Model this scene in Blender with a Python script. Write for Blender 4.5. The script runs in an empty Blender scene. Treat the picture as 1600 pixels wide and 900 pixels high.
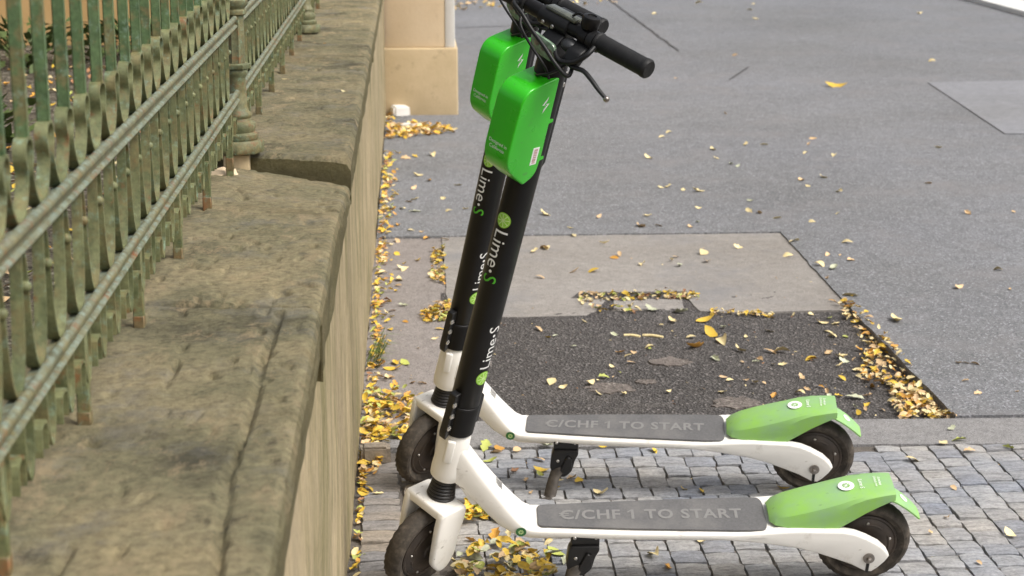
import bpy, bmesh, math, random
from mathutils import Vector, Matrix, noise as mn
from math import sin, cos, pi, radians
random.seed(7)
SC = bpy.context.scene
COL = SC.collection

# ------------------------------------------------------------------ camera
CAM_H = 1.58; FPX = 2853.4; PITCH = radians(13.594); YAW = radians(3.178)
cd = bpy.data.cameras.new('camera'); cam = bpy.data.objects.new('camera', cd); COL.objects.link(cam)
cam.location = (0, 0, CAM_H)
cam.rotation_euler = (pi/2 - PITCH, 0, -YAW)
cd.sensor_width = 36; cd.lens = 36*FPX/1600; cd.clip_end = 600; cd.clip_start = .05
cd.dof.use_dof = True; cd.dof.focus_distance = 3.75; cd.dof.aperture_fstop = 9.5
SC.camera = cam

# ------------------------------------------------------------------ world and sun (overcast daylight, brighter from the street side)
SUN_EL, SUN_AZ = radians(52), radians(120)      # azimuth clockwise from +Y
w = bpy.data.worlds.new('World'); SC.world = w; w.use_nodes = True
nt = w.node_tree; bg = nt.nodes['Background']
sky = nt.nodes.new('ShaderNodeTexSky'); sky.sky_type = 'NISHITA'; sky.sun_disc = False
sky.sun_elevation = SUN_EL; sky.sun_rotation = SUN_AZ
sky.air_density = 1.0; sky.dust_density = 6.0; sky.ozone_density = .6
hs = nt.nodes.new('ShaderNodeHueSaturation'); hs.inputs['Saturation'].default_value = .38
nt.links.new(sky.outputs[0], hs.inputs['Color']); nt.links.new(hs.outputs[0], bg.inputs[0])
bg.inputs[1].default_value = .12
sd = bpy.data.lights.new('sun', 'SUN'); sun = bpy.data.objects.new('sun', sd); COL.objects.link(sun)
sd.energy = 1.5; sd.angle = radians(28); sd.color = (1, .95, .88)
dv = Vector((sin(SUN_AZ)*cos(SUN_EL), cos(SUN_AZ)*cos(SUN_EL), sin(SUN_EL)))
sun.rotation_euler = dv.to_track_quat('Z', 'Y').to_euler()
SC.view_settings.view_transform = 'Standard'; SC.view_settings.look = 'None'
SC.view_settings.exposure = .55; SC.view_settings.gamma = 1

# ------------------------------------------------------------------ helpers
_F = Vector((sin(YAW)*cos(PITCH), cos(YAW)*cos(PITCH), -sin(PITCH))); _R = Vector((cos(YAW), -sin(YAW), 0)); _U = _R.cross(_F)
def at(x, y, z=0.):
    "point of the photograph (1600x900) on the level z"
    r = _F*FPX + _R*(x-800) - _U*(y-450); t = (z-CAM_H)/r.z
    return Vector((r.x*t, r.y*t, z))

def setp(o, label=None, cat=None, group=None, kind=None):
    if label: o['label'] = label
    if cat: o['category'] = cat
    if group: o['group'] = group
    if kind: o['kind'] = kind
    return o
def mesh_from(name, vs, fs, m, smooth=True, angle=40):
    me = bpy.data.meshes.new(name); me.from_pydata([tuple(v) for v in vs], [], fs); me.validate()
    fin(me, m, smooth, angle); return me
def fin(me, m, smooth=True, angle=40):
    for p in me.polygons: p.use_smooth = smooth
    if smooth:
        try: me.set_sharp_from_angle(angle=radians(angle))
        except Exception: pass
    if m:
        for mm in (m if isinstance(m, (list, tuple)) else [m]): me.materials.append(mm)
def bm_mesh(name, bm, m, smooth=True, angle=40):
    bmesh.ops.recalc_face_normals(bm, faces=bm.faces[:])
    me = bpy.data.meshes.new(name); bm.to_mesh(me); bm.free(); fin(me, m, smooth, angle); return me
def link(name, me, parent=None, loc=None, mat=None):
    o = bpy.data.objects.new(name, me); COL.objects.link(o)
    if parent: o.parent = parent
    if mat is not None: o.matrix_local = mat
    elif loc is not None: o.location = loc
    return o
def empty(name, loc=(0, 0, 0)):
    o = bpy.data.objects.new(name, None); o.empty_display_size = .1; COL.objects.link(o); o.location = loc; return o

def add_box(bm, x0, x1, y0, y1, z0, z1, bev=0, seg=2):
    r = bmesh.ops.create_cube(bm, size=1); vs = r['verts']
    for v in vs:
        v.co = Vector((x0 + (v.co.x+.5)*(x1-x0), y0 + (v.co.y+.5)*(y1-y0), z0 + (v.co.z+.5)*(z1-z0)))
    if bev:
        es = list({e for v in vs for e in v.link_edges})
        bmesh.ops.bevel(bm, geom=es, offset=bev, segments=seg, affect='EDGES', profile=.5, clamp_overlap=True)
def add_prism(bm, prof, d0, d1, axis='y', bev=0, seg=2):
    "closed polygon prof (a,b) extruded along axis between d0 and d1"
    def mk(a, b, d):
        return {'y': Vector((a, d, b)), 'x': Vector((d, a, b)), 'z': Vector((a, b, d))}[axis]
    n = len(prof)
    v0 = [bm.verts.new(mk(a, b, d0)) for a, b in prof]; v1 = [bm.verts.new(mk(a, b, d1)) for a, b in prof]
    f0 = bm.faces.new(v0); f1 = bm.faces.new(v1[::-1])
    for i in range(n): bm.faces.new((v0[i], v1[i], v1[(i+1) % n], v0[(i+1) % n]))
    if bev:
        es = list(f0.edges) + list(f1.edges)
        bmesh.ops.recalc_face_normals(bm, faces=bm.faces[:])
        bmesh.ops.bevel(bm, geom=es, offset=bev, segments=seg, affect='EDGES', profile=.5, clamp_overlap=True)
def round_poly(pts, r, n=4):
    "round the corners of a polygon; r one radius or one per corner"
    out = []; N = len(pts)
    for i, p in enumerate(pts):
        rr = r[i] if isinstance(r, (list, tuple)) else r
        a = Vector(pts[i-1]); b = Vector(p); c = Vector(pts[(i+1) % N])
        if rr <= 0: out.append(tuple(b)); continue
        u = (a-b); v = (c-b); l = min(rr, u.length*.48, v.length*.48)
        p0 = b + u.normalized()*l; p1 = b + v.normalized()*l
        for k in range(n+1):
            t = k/n; out.append(tuple(p0*(1-t)**2 + b*2*t*(1-t) + p1*t*t))
    return out
def ring(bm, pts): return [bm.verts.new(p) for p in pts]
def bridge(bm, r0, r1, closed=True):
    n = len(r0)
    for i in range(n if closed else n-1): bm.faces.new((r0[i], r0[(i+1) % n], r1[(i+1) % n], r1[i]))
def add_tube(bm, path, r, n=10, cap=True, flat=1.0):
    "tube along path; r number or list; flat squashes along the second normal"
    P = [Vector(p) for p in path]; rs = r if isinstance(r, (list, tuple)) else [r]*len(P)
    t0 = (P[1]-P[0]).normalized(); up = Vector((0, 0, 1)) if abs(t0.z) < .9 else Vector((1, 0, 0))
    nrm = t0.cross(up).normalized(); prev = None
    for i, p in enumerate(P):
        t = (P[min(i+1, len(P)-1)]-P[max(i-1, 0)]).normalized()
        nrm = (nrm - t*nrm.dot(t)).normalized(); bi = t.cross(nrm)
        rg = ring(bm, [p + (nrm*cos(2*pi*k/n) + bi*sin(2*pi*k/n)*flat)*rs[i] for k in range(n)])
        if prev: bridge(bm, prev, rg)
        elif cap: bm.faces.new(rg[::-1])
        prev = rg
    if cap: bm.faces.new(prev)
def add_lathe(bm, prof, n=24, axis='z', c=(0, 0, 0), closed=False, sx=1, sy=1):
    "profile (r,h) about axis through c"
    c = Vector(c); rows = []
    for r, h in prof:
        row = []
        for k in range(n):
            a = 2*pi*k/n; x, y = r*cos(a)*sx, r*sin(a)*sy
            v = {'z': Vector((x, y, h)), 'y': Vector((x, h, y)), 'x': Vector((h, x, y))}[axis]
            row.append(bm.verts.new(c+v))
        rows.append(row)
    for a, b in zip(rows, rows[1:]): bridge(bm, a, b)
    if closed: bridge(bm, rows[-1], rows[0])
    else:
        if prof[0][0] > 1e-6: bm.faces.new(rows[0])
        if prof[-1][0] > 1e-6: bm.faces.new(rows[-1])
def smooth_path(pts, n=6):
    "Catmull-Rom"
    P = [Vector(p) for p in pts]; P = [P[0]*2-P[1]] + P + [P[-1]*2-P[-2]]; out = []
    for i in range(1, len(P)-2):
        for k in range(n):
            t = k/n; a, b, c, d = P[i-1:i+3]
            out.append(.5*((2*b)+(c-a)*t+(2*a-5*b+4*c-d)*t*t+(3*b-a-3*c+d)*t**3))
    out.append(P[-2]); return out

# ------------------------------------------------------------------ materials
def newmat(name):
    m = bpy.data.materials.new(name); m.use_nodes = True
    return m, m.node_tree, m.node_tree.nodes['Principled BSDF']
def coords(nt, sc=(1, 1, 1), kind='Object'):
    if kind == 'World':
        g = nt.nodes.new('ShaderNodeNewGeometry'); src = g.outputs['Position']
    else:
        g = nt.nodes.new('ShaderNodeTexCoord'); src = g.outputs['Object']
    mp = nt.nodes.new('ShaderNodeMapping'); mp.inputs['Scale'].default_value = sc
    nt.links.new(src, mp.inputs['Vector']); return mp.outputs[0]
def nz(nt, vec, scale, detail=4, rough=.55):
    n = nt.nodes.new('ShaderNodeTexNoise'); n.inputs['Scale'].default_value = scale
    n.inputs['Detail'].default_value = detail; n.inputs['Roughness'].default_value = rough
    nt.links.new(vec, n.inputs['Vector']); return n.outputs['Fac']
def ramp(nt, fac, stops):
    r = nt.nodes.new('ShaderNodeValToRGB'); el = r.color_ramp.elements
    while len(el) < len(stops): el.new(.5)
    for e, (p, c) in zip(el, stops):
        e.position = p; e.color = (*c, 1) if not isinstance(c, (int, float)) else (c, c, c, 1)
    nt.links.new(fac, r.inputs[0]); return r.outputs[0]
def mix(nt, a, b, fac, mode='MIX'):
    m = nt.nodes.new('ShaderNodeMix'); m.data_type = 'RGBA'; m.blend_type = mode
    for i, v in ((0, fac), (6, a), (7, b)):
        if isinstance(v, bpy.types.NodeSocket): nt.links.new(v, m.inputs[i])
        elif i == 0: m.inputs[i].default_value = v
        else: m.inputs[i].default_value = (*v, 1)
    return m.outputs[2]
def bump(nt, bs, h, strength=.3, dist=.002, prev=None):
    b = nt.nodes.new('ShaderNodeBump'); b.inputs['Strength'].default_value = strength; b.inputs['Distance'].default_value = dist
    nt.links.new(h, b.inputs['Height'])
    if prev is not None: nt.links.new(prev, b.inputs['Normal'])
    nt.links.new(b.outputs[0], bs.inputs['Normal']); return b.outputs[0]
def objrand(nt):
    return nt.nodes.new('ShaderNodeObjectInfo').outputs['Random']

def plain(name, col, rough=.5, metal=0, var=.12, vs=30, bmp=.0, coat=0, spec=.5, scuff=None, dirt=None, dscale=9, dlo=.55, dhi=.75):
    m, nt, b = newmat(name); v = coords(nt)
    n = nz(nt, v, vs, 5)
    lo = tuple(c*(1-var) for c in col); hi = tuple(min(1, c*(1+var)) for c in col)
    c = ramp(nt, n, [(.3, lo), (.7, hi)])
    if dirt:
        dn = nz(nt, v, dscale, 8, .65); f = ramp(nt, dn, [(dlo, 0.), (dhi, 1.)])
        c = mix(nt, c, dirt, f)
    nt.links.new(c, b.inputs['Base Color'])
    if scuff:
        sc_ = coords(nt, (26, 90, 55)); c = mix(nt, c, scuff, ramp(nt, nz(nt, sc_, 1, 2, .4), [(.70, 0.), (.75, .75)]))
        c = mix(nt, c, scuff, ramp(nt, nz(nt, v, 85, 6, .8), [(.66, 0.), (.74, .5)])); nt.links.new(c, b.inputs['Base Color'])
    rn = ramp(nt, nz(nt, v, vs*1.7, 4), [(.3, rough*.85), (.7, min(1, rough*1.2))]); nt.links.new(rn, b.inputs['Roughness'])
    b.inputs['Metallic'].default_value = metal; b.inputs['Specular IOR Level'].default_value = spec; b.inputs['Coat Weight'].default_value = coat
    if bmp: bump(nt, b, nz(nt, v, vs*12, 3), bmp, .001)
    return m

M = {}
M['white'] = plain('white_paint', (.86, .835, .78), .34, scuff=(.33, .29, .24), var=.03, vs=9, coat=.3, dirt=(.46, .41, .34), dscale=16, dlo=.57, dhi=.84)
M['black'] = plain('black_paint', (.006, .0055, .0055), .38, var=.25, vs=14, spec=.28, dirt=(.014, .013, .012), dscale=18, dlo=.62, dhi=.8)
M['plastic'] = plain('black_plastic', (.009, .009, .0095), .42, var=.2, vs=40, bmp=.1, spec=.35)
M['rubber'] = plain('grip_rubber', (.010, .010, .0105), .6, var=.3, vs=60, bmp=.25, spec=.35)
M['bellows'] = plain('bellows_rubber', (.018, .016, .015), .42, var=.3, vs=40, dirt=(.05, .042, .035), dscale=14)
M['green'] = plain('battery_green', (.030, .50, .007), .30, scuff=(.05, .36, .03), var=.05, vs=12, coat=.35)
M['fgreen'] = plain('fender_green', (.27, .53, .095), .5, scuff=(.13, .22, .09), var=.06, vs=10, dirt=(.25, .42, .23), dscale=9, dlo=.38, dhi=.66)
M['mat'] = plain('deck_mat_grey', (.112, .111, .113), .75, var=.12, vs=160, bmp=.3, dirt=(.17, .165, .16), dscale=9, dlo=.45, dhi=.7)
M['matprint'] = plain('deck_print', (.205, .202, .197), .7, var=.08, vs=120)
M['print'] = plain('white_print', (.85, .85, .83), .5, var=.02)
M['gprint'] = plain('green_print', (.09, .50, .03), .5, var=.04)
M['lgreen'] = plain('lime_peel', (.30, .62, .05), .5, var=.05)
M['lpale'] = plain('lime_pith', (.62, .80, .35), .5, var=.04)
M['dgreen'] = plain('dark_green_sticker', (.035, .16, .045), .5, var=.1)
M['ink'] = plain('dark_ink', (.05, .05, .05), .6)
M['pinkink'] = plain('pink_ink', (.45, .22, .22), .6)
M['steel'] = plain('bolt_steel', (.55, .53, .5), .28, metal=1, var=.1)
M['chrome'] = plain('dull_chrome', (.32, .29, .26), .32, metal=1, var=.15)
M['hub'] = plain('motor_hub', (.040, .029, .021), .5, var=.3, vs=20, dirt=(.10, .075, .055), dscale=16, dlo=.5, dhi=.8)
M['metalgrey'] = plain('dark_alloy', (.05, .052, .055), .4, metal=.5, var=.2)
M['displaytop'] = plain('display_cover', (.075, .08, .06), .22, var=.25, vs=60, coat=.6)
M['lens'] = plain('headlight_lens', (.20, .29, .20), .12, var=.4, vs=70, coat=1)
M['bracket'] = plain('bracket_black', (.007, .0065, .0065), .32, var=.3, vs=30, bmp=.15)
M['wornfoot'] = plain('worn_metal', (.075, .065, .055), .55, metal=.3, var=.4, vs=70, bmp=.3)

def tyre_mat():
    m, nt, b = newmat('tyre_rubber'); v = coords(nt)
    c = ramp(nt, nz(nt, v, 40, 6, .7), [(.3, (.026, .021, .016)), (.5, (.052, .042, .032)), (.72, (.13, .105, .078))])
    nt.links.new(c, b.inputs['Base Color']); b.inputs['Roughness'].default_value = .8
    bump(nt, b, nz(nt, v, 300, 3), .4, .001); return m
M['tyre'] = tyre_mat()

def ground_mat(name, a, bcol, speck, sp_scale=260, big=1.3, rough=.9, bstr=.6, bd=.003, speckdark=None, stain=None):
    m, nt, b = newmat(name); v = coords(nt, kind='World')
    c = ramp(nt, nz(nt, v, big, 6, .6), [(.3, a), (.7, bcol)])
    c2 = ramp(nt, nz(nt, v, big*14, 5, .7), [(.3, .80), (.7, 1.16)]); c3 = ramp(nt, nz(nt, v, .45, 7, .6), [(.35, (.84, .83, .80)), (.65, (1.08, 1.08, 1.1))]); c = mix(nt, c, c3, 1., 'MULTIPLY')
    c = mix(nt, c, c2, 1., 'MULTIPLY')
    vo = nt.nodes.new('ShaderNodeTexVoronoi'); vo.inputs['Scale'].default_value = sp_scale; nt.links.new(v, vo.inputs['Vector'])
    sx = nt.nodes.new('ShaderNodeSeparateColor'); nt.links.new(vo.outputs['Color'], sx.inputs[0])
    c = mix(nt, c, speck, ramp(nt, sx.outputs[0], [(.80, 0.), (.95, .75)]))
    dk = speckdark or tuple(x*.35 for x in a)
    c = mix(nt, c, dk, ramp(nt, sx.outputs[1], [(.72, 0.), (.92, .7)]))
    if stain:
        c = mix(nt, c, stain, ramp(nt, nz(nt, v, 2.2, 8, .65), [(.52, 0.), (.72, .8)]))
    nt.links.new(c, b.inputs['Base Color']); b.inputs['Roughness'].default_value = rough
    n1 = bump(nt, b, vo.outputs['Distance'], bstr, bd)
    bump(nt, b, nz(nt, v, 35, 6, .7), .35, .006, n1)
    return m
M['asphalt'] = ground_mat('asphalt_grey', (.160, .166, .176), (.200, .206, .216), (.40, .40, .43), 190, .8, bstr=.5, stain=(.195, .188, .19))
M['darkasphalt'] = ground_mat('asphalt_dark_patch', (.072, .066, .064), (.10, .092, .088), (.24, .22, .21), 130, 2.0, bstr=1., bd=.010, stain=(.125, .112, .104))
M['slab'] = ground_mat('concrete_slab', (.255, .236, .215), (.315, .298, .278), (.38, .36, .34), 420, 1.5, bstr=.25, bd=.002, stain=(.185, .187, .197))
M['strip'] = ground_mat('kerb_concrete', (.225, .22, .22), (.27, .265, .265), (.36, .36, .36), 380, 1.6, bstr=.25, bd=.002)
M['gutter'] = ground_mat('gutter_concrete', (.24, .215, .20), (.28, .255, .245), (.38, .35, .33), 330, 2.2, bstr=.3, bd=.002, stain=(.18, .155, .14))
M['worn'] = ground_mat('worn_asphalt', (.13, .11, .098), (.18, .155, .14), (.28, .25, .22), 150, 5, bstr=.8)
M['smoothpatch'] = ground_mat('smooth_patch', (.225, .232, .252), (.25, .255, .275), (.34, .35, .36), 600, 1, bstr=.1, bd=.001)
M['bed'] = ground_mat('sandy_joint', (.12, .108, .095), (.17, .15, .13), (.18, .15, .12), 500, 4)
M['soil'] = ground_mat('garden_soil', (.075, .062, .04), (.17, .15, .11), (.34, .31, .25), 60, 5, bstr=1, bd=.02)
M['tar'] = ground_mat('tar_seam', (.05, .048, .046), (.07, .066, .063), (.1, .1, .1), 300, 4)

def sett_mat(name, warm=False, rnd=True):
    m, nt, b = newmat(name); v = coords(nt, kind='World')
    r = objrand(nt)
    if not rnd: r = nz(nt, v, 9, 0)
    if warm: st = [(0, (.25, .21, .165)), (.35, (.30, .26, .215)), (.7, (.27, .235, .20)), (1, (.24, .225, .215))]
    else: st = [(0, (.225, .228, .245)), (.25, (.30, .298, .30)), (.5, (.36, .342, .32)), (.75, (.26, .26, .268)), (1, (.34, .322, .298))]
    c = ramp(nt, r, st)
    g = ramp(nt, nz(nt, v, 110, 7, .75), [(.25, .55), (.5, 1.), (.75, 1.4)]); c = mix(nt, c, g, 1., 'MULTIPLY')
    vs = coords(nt, (16, 60, 30), 'World')
    g = ramp(nt, nz(nt, vs, 1, 6, .7), [(.3, .58), (.5, 1.02), (.75, 1.38)]); c = mix(nt, c, g, 1., 'MULTIPLY')
    big = ramp(nt, nz(nt, v, 2.3, 3), [(.35, (.88, .95, 1.06)), (.65, (1.10, 1.08, 1.04))]); c = mix(nt, c, big, 1., 'MULTIPLY')
    nt.links.new(c, b.inputs['Base Color']); b.inputs['Roughness'].default_value = .75
    n1 = bump(nt, b, nz(nt, vs, 1, 7, .7), .7, .008)
    bump(nt, b, nz(nt, v, 160, 5, .7), .5, .003, n1); return m
M['sett'] = sett_mat('granite_sett'); M['settwarm'] = sett_mat('warm_sett', True); M['settstuff'] = sett_mat('granite_setts_rest', False, False)

def stone_mat(name='weathered_sandstone', moss=.5, tone=1.):
    m, nt, b = newmat(name); v = coords(nt, kind='World')
    va = coords(nt, (1.0, .5, 1), 'World')
    c = ramp(nt, nz(nt, v, 3.2, 9, .68), [(.33, (.062*tone, .056*tone, .034*tone)), (.45, (.16*tone, .145*tone, .082*tone)), (.56, (.215*tone, .182*tone, .105*tone)), (.72, (.29*tone, .235*tone, .13*tone))])
    g = ramp(nt, nz(nt, v, 60, 8, .75), [(.30, .45), (.48, 1.), (.70, 1.45)]); c = mix(nt, c, g, 1., 'MULTIPLY')
    # grey lichen bloom and olive moss
    c = mix(nt, c, (.28, .27, .235), ramp(nt, nz(nt, v, 7, 8, .7), [(.53, 0.), (.70, .7)]))
    vm = nt.nodes.new('ShaderNodeMapping'); vm.inputs['Location'].default_value = (5, 3, 1); nt.links.new(v, vm.inputs['Vector'])
    c = mix(nt, c, (.19, .145, .06), ramp(nt, nz(nt, vm.outputs[0], 4.5, 8, .65), [(.62-moss*.16, 0.), (.92-moss*.2, .85)]))
    c = mix(nt, c, (.50, .39, .23), ramp(nt, nz(nt, va, 15, 8, .78), [(.54, 0.), (.64, .85)]))
    c = mix(nt, c, (.040, .034, .022), ramp(nt, nz(nt, va, 11, 10, .8), [(.58, 0.), (.67, .7)]))
    # algae grow on the upright faces
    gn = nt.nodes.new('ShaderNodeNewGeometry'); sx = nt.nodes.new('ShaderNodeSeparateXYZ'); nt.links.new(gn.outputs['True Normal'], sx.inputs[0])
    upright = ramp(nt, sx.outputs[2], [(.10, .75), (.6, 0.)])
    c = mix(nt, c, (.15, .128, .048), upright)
    nt.links.new(c, b.inputs['Base Color']); b.inputs['Roughness'].default_value = .9
    n1 = bump(nt, b, nz(nt, va, 20, 10, .78), 1., .035)
    bump(nt, b, nz(nt, v, 130, 6, .75), .8, .006, n1); return m
M['stone'] = stone_mat(tone=1.72); M['stonefar'] = stone_mat('weathered_sandstone_mossy', .7, 1.55)

def wallface_mat():
    m, nt, b = newmat('streaked_wall_face'); v = coords(nt, kind='World'); vs = coords(nt, (1, 3.4, 1.1), 'World')
    c = ramp(nt, nz(nt, v, 3, 8, .65), [(.3, (.30, .245, .15)), (.7, (.42, .335, .205))])
    c = mix(nt, c, (.135, .122, .04), ramp(nt, nz(nt, vs, 2.0, 9, .72), [(.42, 0.), (.62, .75)]))
    c = mix(nt, c, (.50, .40, .24), ramp(nt, nz(nt, vs, 4.5, 8, .75), [(.54, 0.), (.70, .6)]))
    g = ramp(nt, nz(nt, v, 50, 8, .75), [(.25, .7), (.5, 1.), (.8, 1.25)]); c = mix(nt, c, g, 1., 'MULTIPLY')
    nt.links.new(c, b.inputs['Base Color']); b.inputs['Roughness'].default_value = .9
    n1 = bump(nt, b, nz(nt, vs, 6, 8, .7), .3, .008); bump(nt, b, nz(nt, v, 120, 5, .7), .4, .003, n1); return m
M['wallface'] = wallface_mat()

def plaster_mat(name, c0, c1, dirt):
    m, nt, b = newmat(name); v = coords(nt, kind='World')
    c = ramp(nt, nz(nt, v, 2.5, 8, .6), [(.3, c0), (.7, c1)])
    c = mix(nt, c, dirt, ramp(nt, nz(nt, v, 9, 8, .7), [(.58, 0.), (.78, .8)]))
    nt.links.new(c, b.inputs['Base Color']); b.inputs['Roughness'].default_value = .9
    bump(nt, b, nz(nt, v, 60, 7, .7), .4, .005); return m
M['pier'] = plaster_mat('cream_plaster', (.66, .51, .33), (.76, .61, .42), (.52, .40, .26))
M['plinth'] = plaster_mat('plinth_stone', (.44, .34, .20), (.62, .49, .31), (.20, .15, .09))
M['pwhite'] = plaster_mat('white_plaster', (.72, .70, .66), (.8, .78, .74), (.6, .56, .5))
M['ochre'] = plaster_mat('ochre_plaster', (.50, .31, .12), (.62, .41, .19), (.34, .20, .08))
M['whitekerb'] = plaster_mat('pale_kerb', (.6, .6, .58), (.72, .72, .7), (.45, .45, .43))

def iron_mat(name, base, hi, rust_lo=.60, rusty=(.20, .075, .022), top=None):
    m, nt, b = newmat(name); v = coords(nt, kind='World')
    c = ramp(nt, nz(nt, v, 14, 8, .7), [(.3, base), (.55, hi), (.75, tuple(x*1.25 for x in hi))])
    c = mix(nt, c, (.17, .145, .06), ramp(nt, nz(nt, v, 26, 6, .7), [(.50, 0.), (.6, .85)]))
    c = mix(nt, c, (.20, .29, .21), ramp(nt, nz(nt, v, 48, 7, .75), [(.55, 0.), (.68, .8)]))
    if top:       # paint worn to verdigris where rain lies on it
        gn = nt.nodes.new('ShaderNodeNewGeometry'); sx = nt.nodes.new('ShaderNodeSeparateXYZ'); nt.links.new(gn.outputs['Normal'], sx.inputs[0])
        tm = mix(nt, ramp(nt, sx.outputs[2], [(.35, 0.), (.8, 1.)]), ramp(nt, nz(nt, v, 60, 6, .8), [(.44, 0.), (.58, 1.)]), 1., 'MULTIPLY')
        c = mix(nt, c, top, tm)
    g = ramp(nt, nz(nt, v, 90, 7, .8), [(.3, .55), (.5, 1.), (.72, 1.4)]); c = mix(nt, c, g, 1., 'MULTIPLY')
    c = mix(nt, c, rusty, ramp(nt, nz(nt, v, 20, 9, .75), [(rust_lo, 0.), (rust_lo+.1, .9)]))
    nt.links.new(c, b.inputs['Base Color']); b.inputs['Roughness'].default_value = .6
    bump(nt, b, nz(nt, v, 120, 6, .7), .5, .002); return m
M['picket'] = iron_mat('green_iron_paint', (.040, .085, .028), (.10, .16, .065), .68)
M['strap'] = iron_mat('faded_green_iron', (.065, .085, .030), (.165, .175, .078), .58)
M['rail'] = iron_mat('weathered_rail', (.07, .075, .035), (.15, .145, .08), .55, top=(.20, .25, .205))
M['rust'] = iron_mat('rusty_iron', (.085, .07, .03), (.16, .115, .05), .52, (.22, .10, .035))
M['post'] = iron_mat('cast_post_paint', (.08, .105, .05), (.17, .165, .085), .53, (.21, .095, .035))

LEAFC = {'yellow': (.74, .50, .06), 'pale': (.82, .68, .36), 'orange': (.66, .34, .06), 'tan': (.66, .46, .25), 'green': (.46, .50, .12), 'grey green': (.58, .60, .42), 'brown': (.34, .17, .08)}
def leaf_mat(name, c):
    m, nt, b = newmat(name); v = coords(nt); r = objrand(nt)
    k = ramp(nt, nz(nt, v, 90, 4), [(.3, tuple(x*.72 for x in c)), (.7, tuple(min(1, x*1.15) for x in c))])
    k = mix(nt, k, ramp(nt, r, [(0, .78), (1, 1.18)]), 1., 'MULTIPLY')
    nt.links.new(k, b.inputs['Base Color']); b.inputs['Roughness'].default_value = .6
    b.inputs['Subsurface Weight'].default_value = 0
    return m
LM = {k: leaf_mat('leaf_'+k.replace(' ', '_'), c) for k, c in LEAFC.items()}
M['plant'] = leaf_mat('garden_foliage', (.085, .13, .03)); M['grass'] = leaf_mat('grass_blade', (.14, .20, .05))

# ------------------------------------------------------------------ ground
def thick(name, poly, z0, z1, m, parent=None, jitter=0):
    bm = bmesh.new(); pts = []
    for i in range(len(poly)):
        a = Vector(poly[i]); b = Vector(poly[(i+1) % len(poly)]); L = (b-a).length
        n = max(1, min(60, int(L/.04))) if jitter and L < 4 else 1
        for k in range(n):
            p = a.lerp(b, k/n)
            if jitter and n > 1:
                nn = mn.noise(Vector((p.x*9, p.y*9, 3)))*jitter + mn.noise(Vector((p.x*45, p.y*45, 8)))*jitter*.5
                d = (b-a).normalized(); p = p + Vector((-d.y, d.x))*nn
            pts.append((p.x, p.y))
    add_prism(bm, pts, z0, z1, 'z')
    return link(name, bm_mesh(name, bm, m, False), parent)
setp(link('ground', mesh_from('ground', [(-40, -20, -.07), (60, -20, -.07), (60, 120, -.07), (-40, 120, -.07)], [(0, 1, 2, 3)], M['bed'])), kind='structure')
XW = -.155
setp(thick('road_surface', [(1.54, 4.905), (1.535, 6.0), (1.545, 7.0), (1.55, 7.47), (.6, 7.47), (XW+.005, 7.46), (XW+.005, 70), (5.85, 70), (5.85, 17), (5.85, 4.905)], -.06, 0, M['asphalt'], jitter=.006), kind='structure')
setp(thick('far_pavement', [(6.27, 4.905), (6.27, 70), (40, 70), (40, 4.905)], -.06, .02, M['slab']), kind='structure')
setp(thick('far_kerb', [(5.855, 4.905), (5.855, 70), (6.265, 70), (6.265, 4.905)], -.06, .05, M['whitekerb']), kind='structure')
setp(thick('smooth_repair_patch', [(3.545, 12.34), (5.2, 12.5), (5.2, 9.9), (3.344, 10.05)], .001, .006, M['smoothpatch']), kind='structure')
# concrete slab with a notch broken out of its near edge
NB = [at(900, 455), at(1090, 453), at(1090, 463), at(905, 467)]
setp(thick('concrete_slab', [(.121, 7.49), (1.57, 7.49), (1.56, 6.16), (1.08, 6.14), (1.0, 6.17), (.99, 6.33), (1.0, 6.46), (.60, 6.47), (.565, 6.38), (.69, 6.35), (.64, 6.19), (.60, 6.13), (.34, 6.12), (.121, 6.14)], -.06, -.006, M['slab'], jitter=.006), kind='structure')
setp(thick('broken_concrete', [(.56, 6.5), (1.1, 6.5), (1.1, 6.12), (.56, 6.12)], -.06, -.0125, M['gutter']), kind='structure')
setp(thick('slab_chip', [(.72, 6.36), (.965, 6.36), (.955, 6.19), (.70, 6.2)], -.06, -.008, M['slab'], jitter=.006), kind='structure')
setp(thick('gutter_paving', [(XW, 7.49), (.117, 7.49), (.12, 6.6), (.115, 5.9), (.24, 5.8), (.25, 4.95), (XW, 4.95)], -.06, -.010, M['gutter'], jitter=.006), kind='structure')
def patch_z(x, y):
    sx = min(1, max(0, (x-.85)/.6)); sy = min(1, max(0, (6.2-y)/.45))
    return -.009 - .021*sx*sx*(3-2*sx)*sy + .004*mn.noise(Vector((x*4, y*4, 1)))
def patch_sheet():
    x0, x1, y0, y1 = .10, 1.56, 4.88, 6.5; nx, ny = 140, 150; vs = []; fs = []
    for j in range(ny+1):
        for i in range(nx+1):
            x = x0+(x1-x0)*i/nx; y = y0+(y1-y0)*j/ny
            z = patch_z(x, y) + .0025*mn.noise(Vector((x*22, y*22, 1))) + .0012*mn.noise(Vector((x*70, y*70, 2)))
            vs.append((x, y, z))
    for j in range(ny):
        for i in range(nx):
            a = j*(nx+1)+i; fs.append((a, a+1, a+nx+2, a+nx+1))
    return mesh_from('asphalt_patch', vs, fs, M['darkasphalt'])
setp(link('sunken_asphalt_patch', patch_sheet()), kind='structure')
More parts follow.
